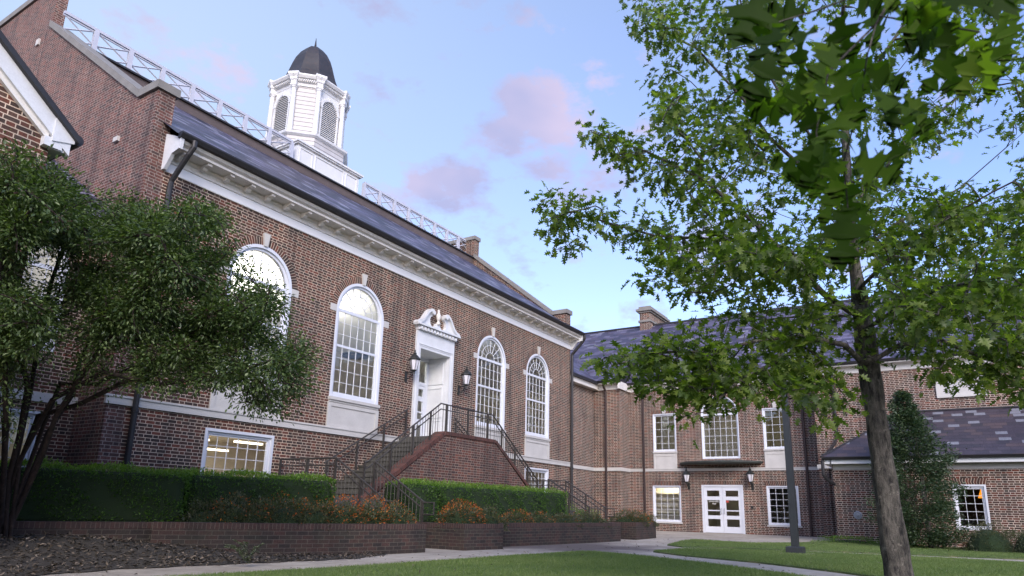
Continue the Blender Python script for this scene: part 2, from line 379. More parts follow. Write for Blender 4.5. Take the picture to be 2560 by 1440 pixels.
def thing(name, label, cat, loc=(0, 0, 0), group=None):
    o = bpy.data.objects.new(name, None); C.objects.link(o); o.location = loc; o.empty_display_size = .2
    return tag(o, label, cat, group)
def MBm(): return MB(lambda u, d, z: (u, 14.6+d, z))           # main facade: u=x, d inward, z
def MBx(X): return lambda: MB(lambda u, d, z: (X+d, u, z))     # facades facing -X

# wall with openings (u0,u1,z0,z1[,arch]) in local (u,d,z)
def wall(mb, u0, u1, z0, z1, ops, reveal=.12, d=0.0, grid=None):
    us = sorted({u0, u1} | {v for o in ops for v in o[:2]}); zs = sorted({z0, z1} | {v for o in ops for v in (o[2], o[3]+((o[1]-o[0])/2 if len(o) > 4 and o[4] else 0))})
    def inside(u, z):
        for o in ops:
            top = o[3]+((o[1]-o[0])/2 if len(o) > 4 and o[4] else 0)
            if o[0] < u < o[1] and o[2] < z < top: return True
    for a, b in zip(us, us[1:]):
        for c, e in zip(zs, zs[1:]):
            if not inside((a+b)/2, (c+e)/2): mb.add([(a, d, c), (b, d, c), (b, d, e), (a, d, e)], [(0, 1, 2, 3)])
    for o in ops:
        a, b, c, e = o[:4]; arch = len(o) > 4 and o[4]
        rv = reveal
        mb.add([(a, d, c), (a, d+rv, c), (a, d+rv, e), (a, d, e)], [(0, 1, 2, 3)]); mb.add([(b, d, c), (b, d+rv, c), (b, d+rv, e), (b, d, e)], [(0, 1, 2, 3)])
        mb.add([(a, d, c), (b, d, c), (b, d+rv, c), (a, d+rv, c)], [(0, 1, 2, 3)])
        if not arch: mb.add([(a, d, e), (b, d, e), (b, d+rv, e), (a, d+rv, e)], [(0, 1, 2, 3)])
        else:
            r = (b-a)/2; uc = (a+b)/2; n = 28
            pts = [(uc-r*math.cos(math.pi*i/n), e+r*math.sin(math.pi*i/n)) for i in range(n+1)]
            for (p, q) in zip(pts, pts[1:]):
                mb.add([(p[0], d, p[1]), (q[0], d, q[1]), (q[0], d, e+r), (p[0], d, e+r)], [(0, 1, 2, 3)])
                mb.add([(p[0], d, p[1]), (q[0], d, q[1]), (q[0], d+rv, q[1]), (p[0], d+rv, p[1])], [(0, 1, 2, 3)])
def arcband(mb, uc, zc, ra, rb, d0, d1, a0=0, a1=math.pi, n=28, brickuv=False):
    for i in range(n):
        t0, t1 = a0+(a1-a0)*i/n, a0+(a1-a0)*(i+1)/n
        P = lambda r, t, d: (uc-r*math.cos(t), d, zc+r*math.sin(t))
        vs = [P(ra, t0, d0), P(ra, t1, d0), P(rb, t1, d0), P(rb, t0, d0), P(ra, t0, d1), P(ra, t1, d1), P(rb, t1, d1), P(rb, t0, d1)]
        fs = [(0, 1, 2, 3), (7, 6, 5, 4), (0, 4, 5, 1), (3, 2, 6, 7)]
        uv = None
        if brickuv:
            s0, s1 = t0*(ra+rb)/2, t1*(ra+rb)/2
            q = [(.5, s0), (.5, s1), (.7, s1), (.7, s0)]; uv = [q]*4
        mb.add(vs, fs, uv)
def flatarch(name, FB, ua, ub, z0, z1, mat, parent, proud=.004):
    m = FB(); f = .06
    m.add([(ua, -proud, z0), (ub, -proud, z0), (ub+f, -proud, z1), (ua-f, -proud, z1), (ua, .02, z0), (ub, .02, z0), (ub+f, .02, z1), (ua-f, .02, z1)],
          [(0, 1, 2, 3), (0, 4, 5, 1), (3, 2, 6, 7)], [[(.5, ua), (.5, ub), (.7, ub), (.7, ua)]]*3)
    return m.build(name, mat, parent)

def window(FB, bld, ua, ub, z0, z1, cols, rows, arch=False, casing=.11, name='window', bars=(), d=.0, sillp=True, mat='white_window', mun=.0075, proud=.015):
    """z1 = spring line when arch. bars = fractions where a heavy rail sits"""
    fr = FB(); c = casing; dd = .13
    # casing with a stepped moulding
    for (o, i_, a, b_) in ((0, c*.55, -proud, dd), (c*.55, c, .035, dd)):
        fr.box(ua+o, ua+i_, a, b_, z0+o*0, z1 if arch else z1-o); fr.box(ub-i_, ub-o, a, b_, z0+o*0, z1 if arch else z1-o)
        if arch: arcband(fr, (ua+ub)/2, z1, (ub-ua)/2-i_, (ub-ua)/2-o, a, b_)
        else: fr.box(ua+i_, ub-i_, a, b_, z1-i_, z1-o)
    fr.box(ua+c, ub-c, .02, dd, z0, z0+c*.75)
    f = fr.build(name, mat, bld)
    a, b_ = ua+c, ub-c; zb = z0+c*.75; zt = z1 if arch else z1-c
    mu = FB(); md = .085
    for i in range(1, cols):
        u = a+(b_-a)*i/cols; mu.box(u-mun, u+mun, md-.012, md+.012, zb, zt)
    nrow = rows
    for i in range(1, nrow):
        z = zb+(zt-zb)*i/nrow
        h = .035 if i in bars else mun
        mu.box(a, b_, md-(.03 if i in bars else .0125), md+.0125, z-h, z+h)
    for (p, q) in ((a, a+.035), (b_-.035, b_)): mu.box(p, q, md-.025, md+.02, zb, zt)
    mu.box(a, b_, md-.026, md+.02, zb, zb+.05)
    if arch:
        uc = (a+b_)/2; r = (b_-a)/2
        mu.box(a, b_, md-.04, md+.02, z1-.045, z1+.045)
        for rr in (.34, .68): arcband(mu, uc, z1+.04, r*rr-mun, r*rr+mun, md-.012, md+.012, n=20)
        for k in range(1, 8 if cols > 5 else 6):
            t = math.pi*k/(8 if cols > 5 else 6)
            p0, p1 = (.0 if k == 99 else .34)*r, r
            cx, cz = uc-math.cos(t)*p0, z1+.04+math.sin(t)*p0; ex, ez = uc-math.cos(t)*p1, z1+.0+math.sin(t)*p1
            nx, nz_ = math.sin(t)*mun, math.cos(t)*mun
            mu.add([(cx-nx, md-.012, cz-nz_), (cx+nx, md-.012, cz+nz_), (ex+nx, md-.012, ez+nz_), (ex-nx, md-.012, ez-nz_), (cx-nx, md+.012, cz-nz_), (cx+nx, md+.012, cz+nz_), (ex+nx, md+.012, ez+nz_), (ex-nx, md+.012, ez-nz_)], [(0, 1, 2, 3), (4, 7, 6, 5), (0, 3, 7, 4), (1, 5, 6, 2)])
    else: mu.box(a, b_, md-.026, md+.02, zt-.04, zt)
    mu.build('muntins', mat, f)
    gl_ = FB()
    poly = [(a, zb), (b_, zb), (b_, zt)]
    if arch: poly += [((a+b_)/2+(b_-a)/2*math.cos(math.pi*i/20), zt+(b_-a)/2*math.sin(math.pi*i/20)) for i in range(1, 20)]
    poly += [(a, zt)]
    gl_.add([(p, md+.004, q) for p, q in poly], [tuple(range(len(poly)))])
    gl_.build('pane', 'glass', f)
    return f

# ------------------------------------------------------------------ ground, paving, lawns
def gz(x, y=0): return .09*min(1, max(0, (x-26)/6))
def sheet(name, poly, mat, z, thick=0, cuts=(26, 32)):
    bm = bmesh.new(); bm.faces.new([bm.verts.new((x, y, 0)) for x, y in poly])
    for cx in cuts: bmesh.ops.bisect_plane(bm, geom=bm.verts[:]+bm.edges[:]+bm.faces[:], plane_co=(cx, 0, 0), plane_no=(1, 0, 0))
    bmesh.ops.triangulate(bm, faces=bm.faces[:])
    if thick:
        r = bmesh.ops.extrude_face_region(bm, geom=bm.faces[:])
        for v in r['geom']:
            if isinstance(v, bmesh.types.BMVert): v.co.z += thick
    for v in bm.verts: v.co.z += z+gz(v.co.x)
    bmesh.ops.recalc_face_normals(bm, faces=bm.faces[:])
    me = bpy.data.meshes.new(name); bm.to_mesh(me); bm.free(); me.materials.append(M[mat])
    me.uv_layers.new(name='UVMap')
    o = bpy.data.objects.new(name, me); C.objects.link(o); return o
o = sheet('ground', [(-300, -300), (400, -300), (400, 400), (-300, 400)], 'soil', -.012); tag(o, kind='structure')
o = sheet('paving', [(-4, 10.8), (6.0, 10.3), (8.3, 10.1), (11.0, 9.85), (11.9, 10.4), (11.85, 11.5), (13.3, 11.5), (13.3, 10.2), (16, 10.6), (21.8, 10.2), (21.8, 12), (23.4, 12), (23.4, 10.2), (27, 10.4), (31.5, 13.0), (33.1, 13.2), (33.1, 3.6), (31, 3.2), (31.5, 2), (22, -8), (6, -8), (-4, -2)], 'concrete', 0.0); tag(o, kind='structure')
def smooth_poly(p, it=2):
    for _ in range(it):
        q = []
        for a, b in zip(p, p[1:]+p[:1]): q += [(a[0]*.75+b[0]*.25, a[1]*.75+b[1]*.25), (a[0]*.25+b[0]*.75, a[1]*.25+b[1]*.75)]
        p = q
    return p
def gp(x, y):   # ground point under a photo pixel
    v = at(x, y, 1)-Vector((0, 0, EYE)); k = -EYE/v.z; return (v.x*k, v.y*k)
LAWNS = [
  [(-4, 8.3), (4.6, 8.35), gp(640, 1434.5), gp(700, 1431), gp(1000, 1413), gp(1260, 1394), gp(1440, 1382.5), gp(1480, 1382), gp(1537, 1386.5), gp(1614, 1394.5), gp(1750, 1410), gp(1980, 1441), gp(2120, 1462), gp(2400, 1500), (4, -1.5), (-4, -1)],
  [gp(1633, 1381), gp(1640, 1379.5), gp(1721, 1373.5), gp(1828, 1375), gp(2100, 1385.5), gp(2560, 1409), gp(2700, 1417), (10, -6), gp(2700, 1520), gp(2560, 1497), gp(2100, 1433), gp(1900, 1409), gp(1705, 1390.5)],
  [gp(1668, 1364), gp(1700, 1355), gp(1736, 1350.5), (24.6, 5.9), (28.2, 4.1), (27.8, 3.4), (27.6, -8), (14, -8), gp(2700, 1408), gp(2560, 1400), gp(2100, 1381), gp(1828, 1371.5), gp(1705, 1369)]]
LAWNS = [[(a, b) for a, b in p] for p in LAWNS]
for p in LAWNS:
    o = sheet('lawn', p, 'lawn', -.004, .034); tag(o, kind='structure')
# mulch bed rising to the left planter wall
MBX = [-3.0]+[gp(x, y)[0] for x, y in ((100, 1440), (284, 1425), (500, 1415), (700, 1406), (880, 1398))]+[11.2]
MBY = [10.2]+[gp(x, y)[1] for x, y in ((100, 1440), (284, 1425), (500, 1415), (700, 1406), (880, 1398))]+[9.85]
bedpoly = [(-3, 9.2), (4.3, 9.0), (5.6, 8.55), (7.4, 8.62), (9.3, 9.35), (11.2, 9.75), (10.6, 10.2), (8.5, 10.9), (7.2, 11.9), (3, 13.2), (-3, 14.5)]
def bedz(x, y):
    t = min(1, max(0, (y-float(np.interp(x, MBX, MBY)))/2.0)); k = min(1, max(0, (9.0-x)/3.0)); return .012+.33*k*t*t*(3-2*t)+.02*math.sin(x*5+y*3)*t
def bedgrid():
    mb = MB(); vs = []; nx, ny = 90, 40
    for j in range(ny+1):
        for i in range(nx+1):
            x = -3+14.2*i/nx; lo = np.interp(x, MBX, MBY)+.06*math.sin(x*7)+.03*math.sin(x*17)
            hi = np.interp(x, [-3, 3, 7.2, 8.5, 10.6, 11.2], [14.5, 13.2, 11.9, 10.9, 10.2, 10.0]); y = lo+(hi-lo)*j/ny
            vs.append((x, y, bedz(x, y)+rnd.uniform(0, .02)*(j > 0)))
    return mb.add(vs, [(j*(nx+1)+i, j*(nx+1)+i+1, (j+1)*(nx+1)+i+1, (j+1)*(nx+1)+i) for j in range(ny) for i in range(nx)])
tag(bedgrid().build('mulch_bed', 'mulch', smooth=True), kind='structure')

# ------------------------------------------------------------------ main hall
hall = thing('brick_hall', 'long brick hall with slate roof, arched windows, white cupola and roof balustrade', 'building', (17.95, 14.6, 0))
XL, XR, XC = 7.38, 28.1, 17.95
ops = []
WIN = [10.72, 14.36, 21.5, 25.08]; WW = 1.98; SILL, SPR = 3.93, 6.52
for c_ in WIN: ops.append((c_-WW/2, c_+WW/2, SILL, SPR, True))
BAS = [10.67, 25.1]
for c_ in BAS: ops.append((c_-.98, c_+.98, 1.35, 2.63))
ops.append((17.13, 18.79, 3.14, 6.13))
mb = MBm(); wall(mb, XL+.42, XR-.42, 0, 8.34, ops, .14)
mb.build('wall', 'brick', hall)
for c_ in WIN:
    f = window(MBm, hall, c_-WW/2, c_+WW/2, SILL, SPR, 6, 7, True, .15, bars=(4,), proud=.02)
    m = MBm(); arcband(m, c_, SPR, WW/2, WW/2+.21, -.004, .02, n=44, brickuv=True); m.build('brick_arch', 'rowlock', f)
    m = MBm(); m.prism([(c_-.055, SPR+WW/2-.02), (c_+.055, SPR+WW/2-.02), (c_+.1, SPR+WW/2+.33), (c_-.1, SPR+WW/2+.33)], -.06, .03, (0, 2, 1)); m.build('keystone', 'limestone', f)
    for s in (-1, 1):
        m = MBm(); a, b_ = sorted((c_+s*(WW/2), c_+s*(WW/2+.24))); m.box(a, b_, -.02, .05, SPR-.1, SPR+.1); m.build('impost', 'limestone', f)
    m = MBm(); m.box(c_-WW/2-.03, c_+WW/2+.03, -.09, .1, SILL-.09, SILL-.002); m.box(c_-WW/2, c_+WW/2, -.05, .1, SILL-.15, SILL-.09); m.build('sill', 'limestone', f)
    m = MBm(); m.box(c_-1.02, c_+1.02, -.02, .05, 3.06, SILL-.15)
    for (p, q, z, e) in ((-1.02, -.9, 3.06, 3.76), (.9, 1.02, 3.06, 3.76), (-.9, .9, 3.66, 3.76), (-.9, .9, 3.06, 3.13)): m.box(c_+p, c_+q, -.045, -.019, z, e)
    m.build('stone_panel', 'limestone', f)
for c_ in BAS:
    f = window(MBm, hall, c_-.98, c_+.98, 1.35, 2.63, 6, 4, False, .12, proud=.02)
# belt course
m = MBm(); m.box(XL-.05, 16.78, -.05, .02, 2.88, 3.03); m.box(XL-.07, 16.78, -.075, .02, 3.03, 3.07); m.box(19.12, XR+.05, -.05, .02, 2.88, 3.03); m.box(19.12, XR+.07, -.075, .02, 3.03, 3.07)
m.build('belt_course', 'limestone', hall)
# cornice: stepped profile (outward, z)
prof = [(0.0, 8.33), (-.03, 8.33), (-.03, 8.56), (-.06, 8.575), (-.06, 8.7), (-.11, 8.74), (-.11, 8.8), (-.48, 8.8), (-.48, 8.86), (-.56, 8.9), (-.6, 8.97), (-.6, 9.0), (0.02, 9.0)]
m = MBm(); m.prism([(p, q) for p, q in prof], XL+.43, XR+.06, (1, 2, 0)); m.build('cornice', 'cornice_paint', hall)
m = MBm(); m.prism([(-.028, 8.345), (-.036, 8.345), (-.036, 8.555), (-.028, 8.555)], XL+.43, XR, (1, 2, 0)); m.build('frieze', 'frieze_paint_lifted', hall)
m = MBm(); m.prism([(.1, 8.34), (-.1, 8.34), (-.34, 8.66), (-.62, 8.72), (-.64, 8.98), (.1, 9.3)], XL+.34, XL+.425, (1, 2, 0)); m.build('cornice_return', 'white_paint', hall)
m = MBm(); m.prism([(.1, 8.34), (-.1, 8.34), (-.34, 8.66), (-.62, 8.72), (-.64, 8.98), (.1, 9.3)], XR-.02, XR+.1, (1, 2, 0)); m.build('cornice_return', 'white_paint', hall)
x = 8.02
while x < XR-.1:
    m = MBm()
    m.prism([(-.11, 8.66), (-.2, 8.66), (-.24, 8.69), (-.26, 8.73), (-.42, 8.745), (-.42, 8.8), (-.11, 8.8)], x-.06, x+.06, (1, 2, 0)); m.build('modillion', 'cornice_paint', hall)
    x += .62
m = MBm(); m.prism([(-.58, 8.96), (-.69, 8.98), (-.74, 9.06), (-.74, 9.1), (-.6, 9.1)], XL+.3, XR+.14, (1, 2, 0)); m.build('gutter', 'gutter_metal', hall)
# roof
E0, E1 = (13.92, 9.02), (20.15, 13.48)
mb = MB(); mb.add([(XL+.2, E0[0], E0[1]), (XR-.1, E0[0], E0[1]), (XR-.1, E1[0], E1[1]), (XL+.2, E1[0], E1[1])], [(0, 1, 2, 3)])
mb.add([(XL+.2, 31.2, 9.0), (XR-.1, 31.2, 9.0), (XR-.1, 25, 13.5), (XL+.2, 25, 13.5)], [(0, 1, 2, 3)])
mb.build('roof', 'slate', hall)
mb = MB(); mb.box(XL+.2, XR-.1, 20.16, 25.2, 13.4, 13.8); mb.build('roof_deck_edge', 'roof_band', hall)
mb = MB(); mb.box(XL+.2, XR-.1, 20.08, 25.3, 13.8, 13.86); mb.build('deck_rim', 'gutter_metal', hall)
mb = MB(); mb.box(XL, XR, 26.5, 31.0, 0, 9.0); mb.build('rear_wing_wall', 'brick', hall)
# gable walls with parapet, kneeler and chimney
def gable(x0, x1, ych, zch, nm_mat, name, chz, kz, ybk, cx1):
    P = [(14.6, 0), (14.6, kz), (15.3, kz), (15.3, kz-.0), (ych, zch), (45.2-ych, zch), (29.9, kz), (30.6, kz), (30.6, 0)]
    P = [(14.6, 0), (14.6, kz), (15.34, kz), (ych, zch), (ybk, zch), (ybk+6, kz), (ybk+6.8, kz), (ybk+6.8, 0)]
    m = MB(); m.prism(P, x0, x1, (1, 2, 0)); g_ = m.build(name, nm_mat, hall)
    m = MB(); o_ = .07; dx = (15.34-ych); L_ = math.hypot(dx, kz-zch); t = .2
    def cop(p, q):
        m.prism([p, q, (q[0], q[1]+t), (p[0], p[1]+t)], x0-o_, x1+o_, (1, 2, 0))
    cop((14.53, kz), (15.36, kz)); cop((15.37, kz), (ych, zch+.02))
    m.build('coping', 'coping_stone', hall)
    m = MB(); m.box(x0, cx1, ych, ybk, zch, chz); ch = m.build('chimney', nm_mat, hall)
    m = MB(); m.box(x0-.06, cx1+.06, ych-.06, ybk+.06, chz, chz+.2); m.build('chimney_cap', 'coping_stone', ch)
gable(XL, XL+.42, 21.3, 14.6, 'brick_gable', 'gable_wall', 16.2, 10.25, 28.0, XL+.3)
gable(XR-.42, XR, 20.15, 13.85, 'brick', 'gable_wall', 14.9, 10.05, 25.0, XR)
m = MB(); m.box(XL+.42, XR-.42, 14.62, 15.0, 8.2, 9.0); m.build('eave_backing', 'brick', hall)
m = MB(); m.box(XL-.06, XL, 14.7, 14.75, 11, 11.1); 
m = MB(); m.box(XL-.05, XL+.05, 21.86, 22.04, 14.22, 14.42); m.build('gable_stone', 'limestone', hall)
m = MB(); m.box(XL-.06, XL+.05, 16.0, 16.2, 9.3, 9.42); m.build('gable_stone', 'limestone', hall)
# downpipes
def pipe(parent, pts, r, mat='gutter_metal', name='downpipe'):
    mb = MB(); mb.tube(pts, r, 10)
    for p, q in zip(pts, pts[1:]):
        if abs(p[0]-q[0])+abs(p[1]-q[1]) < .01:
            n = int(abs(p[2]-q[2])/1.9)
            for i in range(1, n+1):
                z = p[2]+(q[2]-p[2])*(i-.35)/n; mb.ring([(r*1.25, z-.04), (r*1.25, z+.04)], p[0], p[1], seg=10)
    return mb.build(name, mat, parent, smooth=False)
pipe(hall, [(8.02, 13.9, 9.0), (8.02, 13.9, 8.85), (7.98, 14.0, 8.68), (7.95, 14.32, 8.3), (7.93, 14.47, 8.1), (7.93, 14.5, 7.9), (7.93, 14.5, .2)], .062)
pipe(hall, [(28.2, 13.9, 9.0), (28.2, 13.9, 8.85), (28.2, 14.0, 8.7), (28.12, 14.33, 8.3), (28.1, 14.5, 8.1), (28.08, 14.5, 7.9), (28.08, 14.5, .2)], .07)
# recessed end wall between hall and right building
m = MB(); m.add([(28.1, 15.15, 0), (33.4, 15.15, 0), (33.4, 15.15, 7.1), (28.1, 15.15, 7.1)], [(0, 1, 2, 3)]); m.build('recessed_wall', 'brick_right', hall)
m = MB(); m.box(28.1, 31.8, 15.1, 15.16, 2.9, 3.06); m.build('belt_course', 'limestone', hall)
m = MB(); m.box(28.12, 31.7, 14.85, 15.14, 7.0, 7.3); m.build('eave', 'cornice_paint', hall)
m = MB(); m.box(28.12, 31.45, 14.72, 14.85, 7.24, 7.38); m.build('gutter', 'gutter_metal', hall)
m = MB(); m.add([(28.12, 14.8, 7.36), (34.5, 14.8, 7.36), (34.5, 20, 11.2), (28.12, 20, 11.2)], [(0, 1, 2, 3)]); m.build('low_roof', 'slate_right', hall)
# entrance door
dr = MBm()
CAS = (16.93, 18.99)
dr.box(CAS[0], 17.15, -.07, .05, 3.0, 6.2); dr.box(18.77, CAS[1], -.07, .05, 3.0, 6.2); dr.box(17.15, 18.77, -.07, .05, 6.11, 6.2)
dr.box(CAS[0], CAS[1], -.07, .05, 6.2, 6.72)
for i, (a, e) in enumerate(((.0, .05), (.05, .1), (.1, .15))):
    dr.box(17.0+a*1.0, 17.03+a, -.095+.012*i, -.069, 3.05, 6.27-a); dr.box(18.89-a, 18.92-a, -.095+.012*i, -.069, 3.05, 6.27-a); dr.box(17.03+a, 18.89-a, -.095+.012*i, -.069, 6.24-a, 6.27-a)
ent = dr.build('entrance_surround', 'white_paint', hall)
m = MBm(); m.box(CAS[0]-.02, CAS[1]+.02, -.14, .02, 6.72, 6.8)
for i in range(12): m.box(CAS[0]+.04+i*.172, CAS[0]+.13+i*.172, -.2, -.139, 6.73, 6.83)
m.box(CAS[0]-.06, CAS[1]+.06, -.13, .02, 6.8, 6.86); m.box(CAS[0]-.13, CAS[1]+.13, -.24, .02, 6.86, 6.92); m.build('dentil_cornice', 'white_paint', ent)
# swan neck pediment: outline of half, mirrored
half = [(1.16, 6.92), (1.14, 6.98), (.98, 7.02), (.84, 7.12), (.72, 7.28), (.62, 7.42), (.5, 7.52), (.38, 7.53), (.3, 7.47), (.29, 7.38), (.34, 7.32), (.4, 7.3), (.44, 7.22), (.44, 7.1), (.38, 7.0), (.28, 6.96), (.18, 6.99), (.12, 7.06), (.1, 7.12), (0, 7.12)]
m = MBm(); xc = (CAS[0]+CAS[1])/2
for s in (-1, 1):
    pl_ = [(xc+s*a, b_) for a, b_ in half]+[(xc, 6.92)]
    # strips between outline and base keep the ngon simple
    m.prism(pl_, -.1, .02, (0, 2, 1))
m.build('pediment', 'white_paint', ent)
m = MBm()
for s in (-1, 1):
    crest = half[:9]
    for (p, q) in zip(crest, crest[1:]):
        a, b_ = Vector((p[0], p[1])), Vector((q[0], q[1])); n_ = (b_-a).normalized(); n_ = Vector((n_.y, -n_.x))
        if n_.y < 0: n_ = -n_
        P = [(a.x, a.y-.07), (b_.x, b_.y-.07), (b_.x+n_.x*.03, b_.y+n_.y*.03), (a.x+n_.x*.03, a.y+n_.y*.03)]
        m.prism([(xc+s*u, z) for u, z in P], -.2, .02, (0, 2, 1))
    th = [(xc+s*(.36+.075*math.cos(t)), 7.44+.075*math.sin(t)) for t in [i*math.pi/7 for i in range(14)]]
    m.prism(th, -.22, .02, (0, 2, 1))
    m.build('scroll_moulding', 'white_paint', ent); m = MBm()
m = MB(); m.ring([(.07, 7.1), (.1, 7.13), (.06, 7.18), (.035, 7.24), (.06, 7.27), (.085, 7.32), (.085, 7.45), (.05, 7.5), (.035, 7.56), (.045, 7.6), (.01, 7.66)], xc, 14.5, seg=12); m.build('urn_finial', 'cornice_paint', ent, True)
m = MBm()  # recess: sides, soffit, panels
m.box(17.1, 17.16, .05, .98, 3.1, 6.11); m.box(18.76, 18.82, .05, .98, 3.1, 6.11); m.box(17.15, 18.77, .05, .98, 6.11, 6.13)
for (z0, z1) in ((3.25, 3.9), (3.98, 5.05), (5.16, 5.95)):
    for (y0, y1, zz0, zz1) in ((.2, .24, z0, z1), (.84, .88, z0, z1), (.24, .84, z0, z0+.04), (.24, .84, z1-.04, z1)): m.box(18.735, 18.762, y0, y1, zz0, zz1); m.box(17.158, 17.185, y0, y1, zz0, zz1)
m.box(17.15, 18.77, .0, 1.0, 3.04, 3.1); m.build('door_recess', 'white_paint', ent)
m = MBm(); 
for (a, b_, z, e) in ((17.15, 17.27, 3.1, 6.11), (18.65, 18.77, 3.1, 6.11), (17.27, 18.65, 5.98, 6.11), (17.27, 18.65, 5.1, 5.22)): m.box(a, b_, .86, .96, z, e)
for (a, b_) in ((17.27, 17.955), (17.965, 18.65)):
    m.box(a, a+.12, .88, .94, 3.1, 5.1); m.box(b_-.12, b_, .88, .94, 3.1, 5.1)
    for (z, e) in ((3.1, 3.28), (3.72, 3.92), (4.55, 4.72), (4.98, 5.1), (4.14, 4.19)): m.box(a+.12, b_-.12, .88, .94, z, e)
dd_ = m.build('entrance_door', 'white_window', ent)
m = MBm(); m.add([(17.27, .92, 3.1), (18.65, .92, 3.1), (18.65, .92, 5.98), (17.27, .92, 5.98)], [(0, 1, 2, 3)]); m.build('door_glass', 'glass', ent)
m = MBm()
for i in range(-3, 9):
    u = 17.27+i*.28
    for s in (1, -1):
        a = [(u, 5.22), (u+s*.42, 5.98)]
        if min(a[0][0], a[1][0]) < 17.27 or max(a[0][0], a[1][0]) > 18.65: continue
        m.add([(a[0][0]-.006, .905, 5.22), (a[0][0]+.006, .905, 5.22), (a[1][0]+.006, .905, 5.98), (a[1][0]-.006, .905, 5.98)], [(0, 1, 2, 3)])
m.build('transom_tracery', 'coping_stone', ent)
# hall interior, visible through the glass
m = MB()
m.add([(7.6, 22.5, 3.05), (27.6, 22.5, 3.05), (27.6, 22.5, 7.6), (7.6, 22.5, 7.6)], [(0, 1, 2, 3)])
m.add([(7.81, 14.75, 3.05), (7.81, 22.5, 3.05), (7.81, 22.5, 8.6), (7.81, 14.75, 8.6)], [(0, 1, 2, 3)])
m.add([(27.67, 14.75, 3.05), (27.67, 22.5, 3.05), (27.67, 22.5, 8.6), (27.67, 14.75, 8.6)], [(0, 1, 2, 3)])
m.add([(7.6, 14.76, 3.05), (27.6, 14.76, 3.05), (27.6, 22.5, 3.05), (7.6, 22.5, 3.05)], [(0, 1, 2, 3)])
m.build('interior_walls', 'interior_wall', hall)
m = MB(); pr = [(14.76, 8.3)]+[(18.6-3.84*math.cos(t), 7.75+.75*math.sin(t)) for t in [math.pi*i/12 for i in range(1, 12)]]+[(22.5, 7.6)]
m.loft([[(7.6, y, z) for y, z in pr], [(27.7, y, z) for y, z in pr]], cap=False); m.build('interior_ceiling', 'interior_ceiling', hall)
m = MB()  # chandeliers as rings hung on rods
for cx_ in (12.6, 18.0, 23.4):
    m.ring([(.5, 6.35), (.56, 6.4), (.5, 6.45)], cx_, 18.4, seg=16); m.tube([(cx_, 18.4, 6.4), (cx_, 18.4, 8.4)], .02, 6)
m.build('chandelier', 'iron', hall)
def arealight(name, loc, size, en, col, rot=(0, 0, 0)):
    d = bpy.data.lights.new(name, 'AREA'); d.energy = en; d.size = size; d.color = col; d.shape = 'SQUARE'
    o = bpy.data.objects.new(name, d); o.location = loc; o.rotation_euler = rot; C.objects.link(o); return o
for cx_, e in ((12.4, 125), (16.0, 75), (22.5, 34)): arealight('ceiling_lamp', (cx_, 18.4, 6.6), 1.0, e, (1, .95, .88), (math.pi, 0, 0))
m = MB()  # basement rooms
for (a, b_) in ((8.0, 16.7), (19.6, 23.2), (23.4, 27.6)):
    m.add([(a, 14.76, .4), (a, 21, .4), (a, 21, 2.95), (a, 14.76, 2.95)], [(0, 1, 2, 3)]); m.add([(b_, 14.76, .4), (b_, 21, .4), (b_, 21, 2.95), (b_, 14.76, 2.95)], [(0, 1, 2, 3)])
    m.add([(a, 21, .4), (b_, 21, .4), (b_, 21, 2.95), (a, 21, 2.95)], [(0, 1, 2, 3)]); m.add([(a, 14.76, 2.95), (b_, 14.76, 2.95), (b_, 21, 2.95), (a, 21, 2.95)], [(0, 1, 2, 3)]); m.add([(a, 14.76, .4), (b_, 14.76, .4), (b_, 21, .4), (a, 21, .4)], [(0, 1, 2, 3)])
m.build('interior_rooms', 'interior_wall', hall)
m = MB()
for cx_, y, z in ((11.0, 17, 2.56), (12.75, 17, 2.6), (12.7, 18.5, 2.44), (11.9, 18.5, 2.46), (10.6, 18.5, 2.44), (25.4, 17, 2.5)): m.box(cx_-.45, cx_+.45, y, y+.12, z, z+.05)
m.build('tube_lights', 'tube_light', hall)

# balustrade along the roof deck
BY = 20.72; zb, zt = 13.95, 14.94
def baluster_run(x0, x1, n):
    bal = MB()
    ps = [x0+(x1-x0)*i/n for i in range(n+1)] if x0 > 8 else [x0]+[8.36+(x1-8.36)*i/(n-1) for i in range(n)]
    bal.box(x0, x1, BY-.05, BY+.05, zt-.06, zt+.03); bal.box(x0, x1, BY-.02, BY+.02, zt-.12, zt-.08)
    for a, b_ in zip(ps, ps[1:]):
        a += .07; b_ -= .07; t0, t1 = zb+.02, zt-.1; zm = (t0+t1)/2
        # lattice: one long diagonal pair and the half diagonals
        for (p, q) in (((a, t1), (b_, zm)), ((a, zm), (b_, t0)), ((a, zm), (b_, t1)), ((a, t0), (b_, zm))):
            bal.tube([(p[0], BY, p[1]), (q[0], BY, q[1])], .027, 4)
    return ps, bal.build('balustrade', 'balustrade_paint', hall)
for x, bo in [(x, b_) for ps, b_ in (baluster_run(7.42, 15.9, 8), baluster_run(19.95, 28.0, 8)) for x in ps if x > 7.8]:
    m = MB(); m.box(x-.07, x+.07, BY-.06, BY+.06, zb-.05, zt-.05); m.build('post', 'balustrade_paint', bo)
